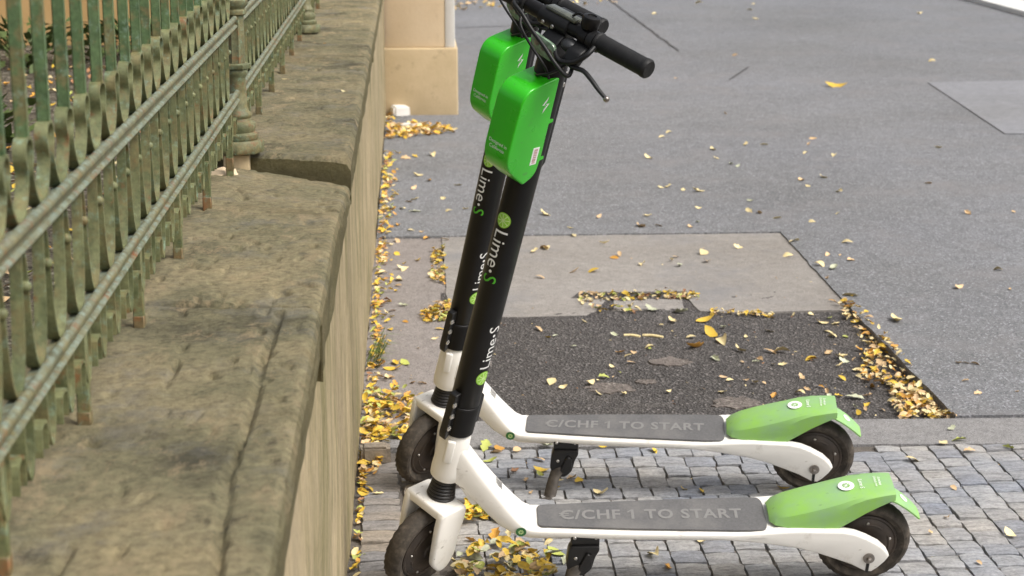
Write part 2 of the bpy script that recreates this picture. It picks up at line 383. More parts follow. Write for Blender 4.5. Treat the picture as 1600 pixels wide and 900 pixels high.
# crumbled grey islands in the dark patch
for i, (px, py, w_, h_) in enumerate([(1045, 568, 42, 9), (955, 608, 45, 11), (1150, 632, 48, 12), (1010, 598, 22, 5)]):
    c = at(px, py, -.012); a = at(px+w_, py, -.012).x-c.x; b_ = (at(px, py-h_, -.012).y-c.y)
    pts = [(c.x+a*cos(t)*(.75+.45*mn.noise(Vector((cos(t)*3, sin(t)*3, i)))), c.y+b_*sin(t)*(.7+.45*mn.noise(Vector((cos(t)*3, sin(t)*3, i+5))))) for t in [k*2*pi/40 for k in range(40)]]
    setp(thick('worn_asphalt_spot', pts, -.05, patch_z(c.x, c.y)+.0035, M['worn']), kind='structure')
setp(thick('kerb_strip', [(XW, 4.94), (.4, 4.93), (1.0, 4.90), (1.62, 4.885), (5.8, 4.80), (5.8, 4.57), (1.62, 4.655), (.9, 4.685), (.26, 4.70), (XW, 4.72)], -.06, -.002, M['strip'], jitter=.004), kind='structure')
def seam(name, a, b, w_, z=.004):
    a = Vector((a.x, a.y)); b = Vector((b.x, b.y)); d = (b-a).normalized(); n = Vector((-d.y, d.x)); N = 30; L = []; Rr = []
    for k in range(N+1):
        p = a.lerp(b, k/N) + n*.02*mn.noise(Vector((k*.6, 1, 1))); ww = w_*(.6+.5*mn.noise(Vector((k*.9, 4, 1))))
        L.append(p+n*ww); Rr.append(p-n*ww)
    vs = [(p.x, p.y, z) for p in L+Rr]; fs = [(k, k+1, N+2+k, N+1+k) for k in range(N)]
    setp(link(name, mesh_from(name, vs, fs, M['tar'])), kind='structure')
seam('road_crack', at(1060, 80), at(945, -5), .016)
seam('road_crack', at(1170, 105), at(1140, 125), .01)
seam('road_joint', at(715, 44), at(815, 40), .02)

# ------------------------------------------------------------------ cobblestones
def sett_variant(k):
    rd = random.Random(100+k); bm = bmesh.new(); n = 4
    top = {}
    for j in range(n):
        for i in range(n):
            x = -.5 + i/(n-1); y = -.5 + j/(n-1)
            edge = i in (0, n-1) or j in (0, n-1)
            cx = x*(.985 if edge else 1) + rd.uniform(-.032, .026); cy = y*(.985 if edge else 1) + rd.uniform(-.032, .032)
            corner = i in (0, n-1) and j in (0, n-1)
            if corner: cx *= .965; cy *= .965
            z = (-.0020 if edge else 0)+rd.uniform(-.0016, .0016) - (.0016 if corner else 0)
            top[i, j] = bm.verts.new((cx, cy, z))
    for j in range(n-1):
        for i in range(n-1): bm.faces.new((top[i, j], top[i+1, j], top[i+1, j+1], top[i, j+1]))
    loop = [(i, 0) for i in range(n)] + [(n-1, j) for j in range(1, n)] + [(i, n-1) for i in range(n-2, -1, -1)] + [(0, j) for j in range(n-2, 0, -1)]
    bot = [bm.verts.new((top[q].co.x*1.03, top[q].co.y*1.03, -.028)) for q in loop]
    for a in range(len(loop)):
        b = (a+1) % len(loop); bm.faces.new((top[loop[a]], bot[a], bot[b], top[loop[b]]))
    return bm
SETV = [bm_mesh('cobble', sett_variant(k), M['sett'], True, 32) for k in range(14)]
SETW = [bm_mesh('cobble', sett_variant(k+20), M['settwarm'], True, 32) for k in range(8)]
pave = empty('cobblestone_pavement', (0.7, 4.2, 0)); setp(pave, kind='structure')
bedo = thick('joint_bed', [(XW-.01, 4.69), (5.8, 4.62), (5.8, 0), (XW-.01, 0)], -.065, -.0095, M['bed']); bedo.parent = pave; bedo.matrix_parent_inverse = Matrix.Translation((-.7, -4.2, 0))
plan = []      # (cx, cy, sx, sy, rot, warm)
rd = random.Random(5)
def far_edge(x): return 4.695 - .02*max(0, x-.26) - (.012 if x > 1 else 0)
# border of bigger warm stones along the wall
y = 4.60
while y > 2.9:
    h = rd.choice([.048, .06, .075, .05, .085]); wv = rd.uniform(.088, .10)
    plan.append((XW+.022+wv/2, y-h/2, wv-.004, h-.004, rd.uniform(-.03, .03), True)); y -= h
y = 4.42
while y > 3.2:
    h = rd.choice([.05, .07, .09, .11]); wv = rd.uniform(.085, .1)
    plan.append((XW+.022+.1+wv/2, y-h/2, wv-.004, h-.004, rd.uniform(-.03, .03), True)); y -= h
# zone A: rows that run across, running bond
colx = [.085]
while colx[-1] < 3.2: colx.append(colx[-1]+rd.uniform(.066, .078))
XB = min(x for x in colx if x > 1.24)
row = 0; y = 4.685
while y > 4.13:
    h = rd.uniform(.070, .082)
    x = -.04+(.036 if row % 2 else 0) + rd.uniform(-.008, .008)
    while x < XB-.01:
        wv = rd.uniform(.062, .077)*(1.05 if rd.random() < .3 else 1)
        if XB-x-wv < .045: wv = XB-x
        yy = y-h/2 + .006*sin(x*7+row*.3)*min(1, row/2) + rd.uniform(-.002, .002)
        if wv > .1: parts = [(x, wv/2), (x+wv/2, wv/2)]
        else: parts = [(x, wv)]
        for xx, ww in parts:
            if not (xx < .07 and yy < 4.44) and yy+h/2 < far_edge(xx)+.012: plan.append((xx+ww/2, yy, ww-.0035, h-.0035, rd.uniform(-.03, .03), False))
        x += wv
    y -= h; row += 1
YA = y
for xa, xb in zip(colx, colx[1:]):
    top = far_edge(xa)-.003 if xa >= XB-.001 else YA
    y = top; first = True
    while y > 2.6:
        h = rd.uniform(.062, .09)*(rd.uniform(.55, 1) if first else 1); first = False
        plan.append(((xa+xb)/2, y-h/2, xb-xa-.0035, h-.0035, rd.uniform(-.035, .035), False)); y -= h
plan = [q for q in plan if q[0] > XW+.02]
def vis(q):
    p = Vector((q[0], q[1], -CAM_H)); z = p.dot(_F); X = 800+FPX*p.dot(_R)/z; Y = 450-FPX*p.dot(_U)/z
    return -30 < X < 1635 and Y < 925
inside = [q for q in plan if vis(q)]; inside.sort(key=lambda q: q[1]); near = inside[:]; rest = [q for q in plan if not vis(q)]
if len(near) > 298: rest += near[298:]; near = near[:298]
print('setts in view', len(inside), 'rest', len(rest))
for q in near:
    me = rd.choice(SETW if q[5] else SETV)
    o = link('cobble', me, pave)
    fl = rd.choice([0, pi])
    o.matrix_local = Matrix.Translation((q[0]-.7, q[1]-4.2, rd.uniform(-.003, .0015))) @ Matrix.Rotation(q[4]+fl, 4, 'Z') @ Matrix.Rotation(rd.uniform(-.03, .03), 4, 'X') @ Matrix.Rotation(rd.uniform(-.03, .03), 4, 'Y') @ Matrix.Diagonal((q[2], q[3], 1, 1))
bm = bmesh.new()
for q in rest:
    src = rd.choice(SETV); n0 = len(bm.verts)
    Mx = Matrix.Translation((q[0]-.7, q[1]-4.2, rd.uniform(-.003, .0015))) @ Matrix.Rotation(q[4], 4, 'Z') @ Matrix.Diagonal((q[2], q[3], 1, 1))
    vv = [bm.verts.new(Mx @ v.co) for v in src.vertices]
    for p in src.polygons: bm.faces.new([vv[i] for i in p.vertices])
o = link('cobbles_beyond', bm_mesh('cobbles_beyond', bm, M['settstuff'], True, 32), pave); o['kind'] = 'stuff'

# ------------------------------------------------------------------ stone wall with coping stones
wall = empty('stone_wall', (XW, 6, 0)); setp(wall, 'low weathered stone wall carrying the green iron railing beside the pavement', 'wall')
WI = Matrix.Translation((-XW, -6, 0))
def wall_link(name, me): return link(name, me, wall, mat=WI)
def wall_face():
    y0, y1, z0, z1 = .4, 10.99, -.06, .80; ny, nz_ = 360, 30; vs = []; fs = []
    for j in range(nz_+1):
        for i in range(ny+1):
            y = y0+(y1-y0)*i/ny; z = z0+(z1-z0)*j/nz_
            x = XW + .006*mn.noise(Vector((y*2, z*2.5, 4))) + .003*mn.noise(Vector((y*14, z*6, 2)))
            vs.append((x, y, z))
    for j in range(nz_):
        for i in range(ny):
            a = j*(ny+1)+i; fs.append((a, a+1, a+ny+2, a+ny+1))
    k = len(vs); vs += [(XW-.004, y0, z1), (XW-.004, y1, z1), (-.56, y1, z1), (-.56, y0, z1), (-.56, y0, z0), (-.56, y1, z0)]
    fs += [(k, k+1, k+2, k+3), (k+3, k+2, k+5, k+4)]
    return mesh_from('wall_body', vs, fs, M['wallface'])
wall_link('wall_body', wall_face())
CR = [(-.208, 2.72), (-.206, 2.55), (-.212, 2.40), (-.209, 2.25), (-.203, 2.10), (-.210, 1.98), (-.207, 1.85), (-.201, 1.70), (-.205, 1.5), (-.2, 1.2), (-.203, .8)]
def crack_x(y):
    for (xa, ya), (xb, yb) in zip(CR, CR[1:]):
        if yb <= y <= ya: return xa+(xb-xa)*(ya-y)/(ya-yb) + .0035*mn.noise(Vector((0, y*18, 0))) + .010*mn.noise(Vector((3, y*3.2, 0)))
    return None
def coping(y0, y1, topf, zbot, m, seed, end0=(0, 0), end1=(0, 0), dx=.0045, dy=.0085, crack=False, xin=-.545, xo=-.142):
    """top grid wrapped down the outer side and both ends; end0/end1: extra y at the inner and outer corner"""
    nx = int((xo-xin)/dx); ny = int((y1-y0)/dy); vs = []; fs = []
    R = .018
    side = 9
    cols = nx+side
    for j in range(-3, ny+4):
        jj = min(max(j, 0), ny); t = jj/ny
        for i in range(cols+1):
            s = min(i, nx)/nx; x = xin+(xo-xin)*s
            ya = y0 + end0[0]*(1-s)+end0[1]*s; yb = y1 + end1[0]*(1-s)+end1[1]*s
            y = ya+(yb-ya)*t
            p = Vector((x, y, seed))
            z = topf(x, y)
            z += .005*mn.noise(p*5) + .0028*mn.noise(Vector((x*16, y*9, seed))) + .0016*mn.noise(Vector((x*45, y*28, seed)))
            pit = mn.noise(Vector((x*38, y*20, seed+3)))
            if pit > .34: z -= (pit-.34)*.03
            e = (xo-x)
            if e < R: z -= R-math.sqrt(max(0, R*R-(R-e)**2))
            ee = min(y-ya, yb-y)
            if ee < .010: z -= .010-math.sqrt(max(0, .01**2-(.01-ee)**2))
            if crack:
                cx = crack_x(y)
                if cx is not None:
                    d = abs(x-cx); wv = .0075+.006*mn.noise(Vector((1, y*6, 0)))
                    if d < wv: z -= (.009+.005*mn.noise(Vector((4, y*5, 0))))*(1-(d/wv)**2)
                    if x > cx: z += .003*mn.noise(Vector((2, y*4, 0))) - .002
            if i > nx:
                k = (i-nx)/side; x = xo + .002*mn.noise(Vector((y*12, k*2, seed))) - .004*k
                ztop = z; z = ztop+(zbot-ztop)*k
                x += .004*mn.noise(Vector((y*5, k*3, seed+7)))
            if j < 0 or j > ny:
                kk = (-j if j < 0 else j-ny)/3; z = z+(zbot-z)*kk; y += .003*mn.noise(Vector((x*20, z*20, seed)))
            vs.append((x, y, z))
    W = cols+1; Hh = ny+7
    for j in range(Hh-1):
        for i in range(cols):
            a = j*W+i; fs.append((a, a+1, a+W+1, a+W))
    return mesh_from('coping_stone', vs, fs, m, True, 60)
def topA(x, y): return .880 + (.012*(x+.41)/.27 if x > -.41 else 0)
def topB(x, y):
    s = min(1, max(0, (x+.42)/.28)); t = max(0, (y-3.35)/.9)**1.3
    return .879 + .006*s*(1-t) - t*(.028+.045*s)
def topC(x, y): return .876 - .004*max(0, (x+.41)/.27)
wall_link('coping_stone', coping(.7, 2.762, topA, .806, M['stone'], 1, end1=(.085, -.03), crack=True, dy=.008))
wall_link('coping_stone', coping(2.777, 4.235, topB, .768, M['stone'], 11.5, end0=(.085, -.03), end1=(.09, -.03), dy=.008))
wall_link('coping_stone', coping(4.245, 7.05, topC, .772, M['stonefar'], 23, end0=(.09, -.03), dx=.010, dy=.014))
wall_link('coping_stone', coping(7.058, 10.98, topC, .772, M['stonefar'], 31, dx=.014, dy=.03))
# lump of pale mortar behind the post foot
bm = bmesh.new(); bmesh.ops.create_icosphere(bm, subdivisions=3, radius=1)
for v in bm.verts: v.co = Vector((v.co.x*.045, v.co.y*.05, v.co.z*.022))*(1+.25*mn.noise(v.co*3))
wall_link('mortar_lump', bm_mesh('mortar_lump', bm, M['pier'])).matrix_local = WI @ Matrix.Translation((-.435, 4.14, .845))

# ------------------------------------------------------------------ iron railing
XF = -.410; BAY = .1192; ZL, ZU = 1.020, 1.190
def ribbon(path, wx, th, m, name, x0=0, taper=None):
    "flat strap that follows path (y,z) in the fence plane, wide across it"
    P = [Vector((0, a, b)) for a, b in path]; bm = bmesh.new(); prev = None
    for i, p in enumerate(P):
        t = (P[min(i+1, len(P)-1)]-P[max(0, i-1)]).normalized(); n = Vector((0, -t.z, t.y))
        ww = wx*(taper[i] if taper else 1)/2
        rg = ring(bm, [p+Vector((x0-ww, 0, 0))+n*th/2, p+Vector((x0+ww, 0, 0))+n*th/2, p+Vector((x0+ww, 0, 0))-n*th/2, p+Vector((x0-ww, 0, 0))-n*th/2])
        if prev: bridge(bm, prev, rg)
        else: bm.faces.new(rg[::-1])
        prev = rg
    bm.faces.new(prev); return bm_mesh(name, bm, m, True, 35)
half = BAY/2
def serp(h, cap=.0185, leg=.0405):
    if h > .12: L = [(-half, h), (-half+.008, h-.005), (-half+.013, h-.022), (-.0425, h*.60), (-.0385, h*.36), (-.030, .024), (-.018, .007), (-.007, .0008), (0, 0)]
    else: L = [(-half, h), (-half+.013, h-.003), (-half+.0195, h-.012), (-half+.019, h-.024), (-half+.013, h-.036), (-.0440, h*.42), (-.0330, h*.22), (-.018, .006), (-.007, .0008), (0, 0)]
    L2 = [(p.y, p.z) for p in smooth_path([(0, a, b) for a, b in L], 2)]
    return L2 + [(-a, b) for a, b in L2[-2::-1]]
ME_UP = ribbon(serp(.084), .0145, .004, M['strap'], 'scroll_strap')
tp = len(serp(.145)); ME_MID = ribbon(serp(.145, leg=.0415), .0135, .004, M['strap'], 'long_strap', taper=[.85+.22*sin(pi*i/(tp-1)) for i in range(tp)])
ME_DROP = ribbon([(p.y, p.z) for p in smooth_path([(0, -.021, .0), (0, -.022, -.030), (0, -.017, -.055), (0, -.007, -.069), (0, 0, -.072), (0, .007, -.069), (0, .017, -.055), (0, .022, -.030), (0, .021, .0)], 2)], .017, .004, M['strap'], 'drop_loop')
ME_CLIP = ribbon([(-.016, -.066), (-.017, -.045), (-.015, -.036), (-.007, -.032), (.007, -.032), (.015, -.036), (.017, -.045), (.016, -.066)], .022, .004, M['strap'], 'hanging_clip')
def picket_me():
    bm = bmesh.new(); add_box(bm, -.007, .007, -.0065, .0065, ZU+.084, 2.15, .0015, 1); return bm_mesh('picket', bm, M['picket'], True)
ME_PK = picket_me()
def stub_me():
    bm = bmesh.new(); add_box(bm, -.008, .008, -.007, .007, .855, ZL-.012, .0015, 1); return bm_mesh('support_leg', bm, M['strap'], True)
ME_ST = stub_me()
bm = bmesh.new(); add_box(bm, -.0088, .0088, -.0078, .0078, .868, .8995, .002, 1); ME_FT = bm_mesh('rusty_foot', bm, M['rust'])
bm = bmesh.new(); bmesh.ops.create_icosphere(bm, subdivisions=2, radius=.0068); ME_RV = bm_mesh('rivet', bm, M['strap'])
def rail_me(L, name='rail'):
    # moulded section: round bead over a flat bar over a thin lip
    sec = [(-.011, -.013), (.012, -.0155), (.0145, -.012), (.0125, -.009), (.0085, -.0075), (.0085, -.001), (.012, .0005), (.0145, .004), (.0142, .0085), (.0105, .012), (.006, .0125), (.003, .009), (.002, .004), (-.011, .002)]
    bm = bmesh.new(); n = max(2, int(L/.03)); prev = None
    for k in range(n+1):
        y = L*k/n; j = .0009*mn.noise(Vector((y*11, 3, 1)))
        bead = 1+.05*sin(y*2*pi/.012); rg = ring(bm, [Vector((a+j, y, b+j)) for a, b in sec])
        if prev: bridge(bm, prev, rg)
        else: bm.faces.new(rg)
        prev = rg
    bm.faces.new(prev[::-1]); return bm_mesh(name, bm, M['rail'], True, 62)
POSTS = [1.425, 4.28, 7.14, 10.0]
labels = ['long green iron railing panel nearest the camera, at the left edge of the photo', 'second green iron railing panel, between the rusty cast post and the post beyond it', 'farthest green iron railing panel, beyond the second cast post']
for s in range(3):
    ya, yb = POSTS[s], POSTS[s+1]
    f = empty('iron_railing', (XF, ya, .88)); setp(f, labels[s], 'railing', 'iron railing panels on the wall')
    inv = Matrix.Translation((0, -0, -.88))
    n = 24; st = (yb-ya)/n
    for z in (ZL, ZU, 2.16):
        o = link('rail', rail_me(yb-ya-.055), f, mat=Matrix.Translation((0, .025, z-.88)))
    for k in range(n):
        yc = (k+.5)*st
        T = lambda x=0, y=0, z=0: Matrix.Translation((x, y, z-.88))
        rx = random.uniform(-.0015, .0015)
        link('picket', ME_PK, f, mat=T(-.004+rx, yc, 0))
        if k < n-1: link('scroll_strap', ME_UP, f, mat=T(-.004+rx, yc+st/2, ZU+.0035))
        if 0 < k < n-1:
            link('long_strap', ME_MID, f, mat=T(-.004+rx, yc, ZL+.0045))
            link('drop_loop', ME_DROP, f, mat=T(0, yc, ZL-.013))
            link('hanging_clip', ME_CLIP, f, mat=T(.001, yc+st/2, ZL-.011))
        link('rivet', ME_RV, f, mat=T(-.002, yc-.0455, (ZL+ZU)/2+.02+random.uniform(-.002, .002)))
        if k % 4 == (2 if s == 0 else 1): link('rusty_foot', ME_FT, link('support_leg', ME_ST, f, mat=T(0, yc+(0 if s else -.003), 0)), mat=Matrix.Identity(4))

def post_me():
    bm = bmesh.new()
    add_lathe(bm, [(.047, .882), (.049, .886), (.049, .908), (.046, .912)], 8, sx=1, sy=1)
    add_lathe(bm, [(.036, .9125), (.038, .917), (.038, .925), (.031, .930), (.033, .937), (.035, .944), (.033, .952), (.026, .956), (.024, .962), (.027, .967), (.027, .972), (.022, .978), (.0185, .99), (.0175, 1.02), (.0165, 1.055), (.018, 1.06), (.0215, 1.068), (.0215, 1.073), (.019, 1.078)], 20)
    add_lathe(bm, [(.027, 1.0785), (.028, 1.082), (.028, 1.088), (.024, 1.0905)], 6)
    # fluted shaft
    prev = None
    for h in (1.0905, 1.10, 1.20, 1.30, 1.32):
        rg = ring(bm, [Vector((cos(a), sin(a), 0))*(.018 if k % 2 else .0145) + Vector((0, 0, h)) for k, a in enumerate([2*pi*k/16 for k in range(16)])])
        if prev: bridge(bm, prev, rg)
        else: bm.faces.new(rg)
        prev = rg
    bm.faces.new(prev)
    add_lathe(bm, [(.018, 1.2005), (.023, 1.204), (.023, 1.212), (.019, 1.216), (.022, 1.221), (.026, 1.226), (.026, 1.236), (.018, 1.242)], 18)
    add_lathe(bm, [(.017, 1.3205), (.016, 1.9), (.015, 2.2), (.024, 2.21), (.026, 2.24), (.012, 2.27), (.02, 2.30), (.0, 2.33)], 16)
    return bm_mesh('shaft', bm, M['post'], True, 40)
PM = post_me()
bm = bmesh.new(); add_box(bm, -.030, .030, -.032, .032, .80, .883, .004, 2); PB = bm_mesh('post_foot', bm, M['plinth'])
for i, y in enumerate(POSTS):
    if i == 0: continue
    t = empty('cast_iron_post', (XF, y, .88))
    setp(t, ['', 'rusty turned cast iron post standing where the coping steps, nearest to the camera', 'second cast iron post farther along the wall top', 'last cast iron post, at the gate pier end of the wall'][i], 'post', 'cast iron railing posts')
    link('shaft', PM, t, mat=Matrix.Translation((.006, 0, -.88)) @ Matrix.Diagonal((1.18, 1.18, 1, 1))); link('foot', PB, t, mat=Matrix.Translation((0, 0, -.885)))

# ------------------------------------------------------------------ gate pier, house and garden behind
t = empty('gate_pier', (.06, 11.3, 0)); setp(t, 'cream plastered gate pier on a worn yellowish plinth where the wall ends', 'gate pier')
bm = bmesh.new(); add_box(bm, -.26, .224, -.3, .3, -.05, .405, .012, 3)
for v in bm.verts: v.co += Vector((mn.noise(v.co*6), mn.noise(v.co*6+Vector((3, 0, 0))), 0))*.006
link('plinth', bm_mesh('plinth', bm, M['plinth']), t)
bm = bmesh.new(); add_box(bm, -.25, .148, -.285, .285, .4055, 2.6, .008, 2); link('shaft', bm_mesh('shaft', bm, M['pier']), t)
bm = bmesh.new(); add_box(bm, .1485, .208, -.288, .288, .4056, 2.598, .006, 2); link('corner_band', bm_mesh('corner_band', bm, M['pwhite']), t)
t = empty('house', (-4, 9.4, .5)); setp(t, 'ochre plastered house behind the railing and garden', 'house')
bm = bmesh.new(); add_box(bm, -5, 2.95, 0, 5, 0, 6); link('wall', bm_mesh('wall', bm, M['ochre'], False), t)
bm = bmesh.new(); add_box(bm, -5.02, 2.97, -.02, 5, -.1, .10, .01, 1); link('base_course', bm_mesh('base_course', bm, M['plinth'], False), t)
setp(thick('garden_bed', [(-.56, 0), (-.56, 10.95), (-9, 10.95), (-9, 0)], .3, .60, M['soil']), kind='structure')

def leaf_variant(k, size=1.):
    "curled ovate leaf, unit length, 24 or so triangles"
    rd = random.Random(k); n = 6; curl = rd.uniform(.1, 1.1)*rd.choice((1, 1, -.5)); fold = rd.uniform(.1, .8); wd = rd.uniform(.24, .40); tw = rd.uniform(-.5, .5)
    bm = bmesh.new(); rows = []
    lob = rd.random() < .4
    for i in range(n+1):
        t = i/n; w_ = wd*(1.9*(t**.62)*((1-t)**.85) if i not in (0, n) else .02)*(1+(.32*sin(t*15) if lob else .14*rd.uniform(-1, 1)))
        x = t-.5; zc = curl*(x*x)*.9; a = tw*x
        r = []
        for sd_ in (-1, 0, 1):
            yy = sd_*w_; zz = zc+abs(sd_)*w_*fold*(1+.3*rd.uniform(-1, 1))
            r.append(bm.verts.new((x, yy*cos(a)-zz*sin(a), yy*sin(a)+zz*cos(a)+.02)))
        rows.append(r)
    for a, b in zip(rows, rows[1:]):
        for s in range(2): bm.faces.new((a[s], a[s+1], b[s+1], b[s]))
    mz = min(v.co.z for v in bm.verts)
    for v in bm.verts: v.co.z -= mz
    return bm
NV = 7
LEAF = {c: [bm_mesh('leaf', leaf_variant(k+ci*20), LM[c], True, 70) for k in range(NV)] for ci, c in enumerate(LM)}
VOL = [leaf_variant(300+k) for k in range(8)]
VOLd = []
for b in VOL:
    b.verts.index_update(); VOLd.append(([v.co.copy() for v in b.verts], [[v.index for v in f.verts] for f in b.faces])); b.free()
def leaf_pile(name, pts, cols, label, cat='leaves', size=(.018, .034), tilt=.6):
    "uncounted drift of leaves: pts are (x,y,z) spots"
    rd = random.Random(len(pts)); vs = []; fs = []; mi = []
    for (x, y, z) in pts:
        V, Fc = rd.choice(VOLd); s = rd.uniform(*size)
        Mx = Matrix.Translation((x, y, z)) @ Matrix.Rotation(rd.uniform(0, 2*pi), 4, 'Z') @ Matrix.Rotation(rd.uniform(-tilt, tilt), 4, 'X') @ Matrix.Rotation(rd.uniform(-tilt, tilt), 4, 'Y') @ Matrix.Scale(s, 4)
        n0 = len(vs); vs += [tuple(Mx @ v) for v in V]; m_ = rd.randrange(len(cols))
        for f in Fc: fs.append([n0+i for i in f]); mi.append(m_)
    me = bpy.data.meshes.new(name); me.from_pydata(vs, [], fs)
    for c in cols: me.materials.append(LM[c])
    for p, m_ in zip(me.polygons, mi): p.material_index = m_; p.use_smooth = True
    return setp(link(name, me), label, cat, kind='stuff')
rg_ = random.Random(99)
leaf_pile('garden_leaf_litter', [(rg_.uniform(-3.4, -.58), rg_.uniform(1.2, 8.6), .602+abs(rg_.gauss(0, .004))) for _ in range(1500)], ['yellow', 'pale', 'tan', 'brown', 'orange', 'green'], 'fallen leaves scattered over the garden soil behind the railing', size=(.03, .06), tilt=.4)
def plant(x, y, h, r, label, n=220):
    rd = random.Random(int(x*100+y)); bm = bmesh.new(); bs = bmesh.new()
    for k in range(n):
        a = rd.uniform(0, 2*pi); rr = r*math.sqrt(rd.random()); z = h*rd.random()**.7
        c = Vector((cos(a)*rr, sin(a)*rr*.8, z)); s = rd.uniform(.03, .06)
        d = Vector((cos(a)+rd.uniform(-.6, .6), sin(a)+rd.uniform(-.6, .6), rd.uniform(-.3, .9))).normalized(); q = d.cross(Vector((rd.random(), rd.random(), 1))).normalized()
        vv = [bm.verts.new(c-d*s), bm.verts.new(c+q*s*.4), bm.verts.new(c+d*s), bm.verts.new(c-q*s*.4)]; bm.faces.new(vv)
    for k in range(9):
        a = rd.uniform(0, 2*pi); add_tube(bs, [(0, 0, -.02), (cos(a)*r*.3, sin(a)*r*.3, h*.4), (cos(a)*r*.7, sin(a)*r*.6, h*.9)], .004, 5)
    t = empty('garden_plant', (x, y, .6)); setp(t, label, 'plant', 'low plants in the garden bed')
    link('foliage', bm_mesh('foliage', bm, M['plant'], False), t); link('stem', bm_mesh('stem', bs, M['plant'], False), t)
plant(-1.75, 8.5, .20, .36, 'leafy low plant against the ochre house, behind the leftmost pickets')
plant(-1.28, 8.8, .18, .30, 'leafy low plant at the house foot, behind the middle of the nearest railing panel', 180)
plant(-1.55, 6.1, .16, .30, 'small green plant among the fallen leaves behind the leftmost pickets', 130)
plant(-2.3, 8.6, .38, .40, 'leafy low plant at the house, beyond the left edge of the photo')

# ------------------------------------------------------------------ scooters
RK = radians(12.633); XS, ZS = .9272, .2274; RW = .1035
def loft_body():
    bm = bmesh.new()
    # stations: centre x, z, half width, half thickness, direction angle of the spine
    st = [(.905, .338, .030, .040), (.888, .318, .032, .036), (.866, .290, .034, .031), (.838, .255, .037, .028), (.808, .216, .041, .026), (.782, .186, .045, .024), (.757, .165, .048, .0190),
          (.735, .1575, .049, .0145), (.71, .1555, .0505, .0140), (.66, .1555, .053, .0140), (.60, .155, .057, .0140), (.50, .155, .062, .0140), (.40, .1555, .066, .0140), (.30, .156, .069, .0138), (.24, .1565, .070, .0135), (.205, .157, .069, .0125), (.19, .157, .066, .011)]
    prev = None; N = 28
    for i, (x, z, w_, h) in enumerate(st):
        a = Vector(st[max(0, i-1)][:2]); b = Vector(st[min(len(st)-1, i+1)][:2]); d = (b-a).normalized()
        nrm = Vector((-d.y, 0, d.x)); nrm = nrm if nrm.z > 0 else -nrm
        rg = []
        for k in range(N):
            t = 2*pi*k/N; e = .27
            cy = math.copysign(abs(cos(t))**e, cos(t))*w_; cz = math.copysign(abs(sin(t))**.40, sin(t))*h
            if cz < 0: cy *= 1-.18*abs(cz)/h       # underside narrower
            rg.append(Vector((x, 0, z)) + Vector((0, cy, 0)) + nrm*cz)
        rg = ring(bm, rg)
        if prev: bridge(bm, prev, rg)
        else: bm.faces.new(rg)
        prev = rg
    bm.faces.new(prev)
    # swing arms
    prof = [(.36, .160), (.29, .1675), (.234, .1705), (.19, .174), (.15, .1755), (.063, .173), (.035, .167), (.010, .156), (-.020, .138), (-.038, .120), (-.045, .106), (-.036, .090), (-.022, .074), (-.010, .064), (.004, .065), (.035, .083), (.072, .099), (.12, .118), (.168, .131), (.247, .1445), (.32, .152)]
    for s in (-1, 1): add_prism(bm, prof, s*.046, s*.0695, 'y', .006, 3)
    add_prism(bm, [(.24, .1695), (.15, .1695), (.15, .150), (.24, .146)], -.05, .05, 'y')
    # belly keel under the neck foot
    add_prism(bm, round_poly([(.815, .196), (.77, .149), (.735, .135), (.66, .133), (.56, .140), (.50, .148), (.52, .152), (.74, .152), (.80, .192)], .008), -.030, .030, 'y', .007, 3)
    return bm_mesh('frame', bm, M['white'], True, 50)
def head_me():      # in steering-axis coordinates, but fixed to the frame
    bm = bmesh.new(); add_lathe(bm, [(.030, .055), (.0345, .060), (.0355, .075), (.034, .12), (.032, .165), (.028, .172)], 32)
    add_box(bm, .000, .019, .024, .0375, .110, .166, .004, 2)
    # gusset that flows into the neck
    add_prism(bm, round_poly([(-.015, .07), (-.07, .0), (-.095, .03), (-.065, .085), (-.04, .12), (-.015, .15)], .015), -.022, .022, 'y', .010, 3)
    return bm_mesh('head_tube', bm, M['white'], True, 50)
def mat_me():
    pts = round_poly([(.717, -.0385), (.717, .0385), (.50, .0515), (.28, .0605), (.228, .0595), (.2215, .04), (.2215, -.04), (.228, -.0595), (.28, -.0605), (.50, -.0515)], [.012, .012, .02, .02, .012, .01, .01, .012, .02, .02], 5)
    bm = bmesh.new(); add_prism(bm, pts, .1695, .1745, 'z', .001, 1); return bm_mesh('deck_mat', bm, M['mat'])
def fender_me():
    st = [(.217, .186, .1775, .034), (.205, .198, .176, .047), (.18, .211, .1745, .0545), (.14, .2245, .1735, .057), (.10, .2355, .173, .057), (.068, .2435, .1735, .056), (.040, .248, .191, .0535), (.012, .2515, .2085, .0505), (-.016, .2535, .2225, .047), (-.040, .254, .2335, .044), (-.050, .2535, .2355, .0425)]
    bm = bmesh.new(); prevo = previ = None
    for (x, zr, zl, hw) in st:
        def sec(o):
            pts = []; w_, zt, zb = hw-o, zr-o, zl
            f = min(.80, .10+(.217-x)*3.6); zc = zb+(zt-zb)*f; q = zt-zc
            hf = [(w_, zb), (w_*.985, zb+(zc-zb)*.5), (w_*.955, zc), (w_*.84, zc+q*.50), (w_*.62, zc+q*.80), (w_*.34, zc+q*.95)]
            raw = [(-a, b) for a, b in hf] + [(0, zt)] + hf[::-1]
            return [Vector((x, a, b)) for a, b in raw]
        ro = ring(bm, sec(0)); ri = ring(bm, sec(.003))
        if prevo:
            bridge(bm, prevo, ro, False); bridge(bm, ri, previ, False)
            for q in (0, -1): bm.faces.new((prevo[q], ro[q], ri[q], previ[q]))
        else: bridge(bm, ro, ri, False)
        prevo, previ = ro, ri
    bridge(bm, previ, prevo, False)
    return bm_mesh('fender', bm, M['fgreen'], True, 24)
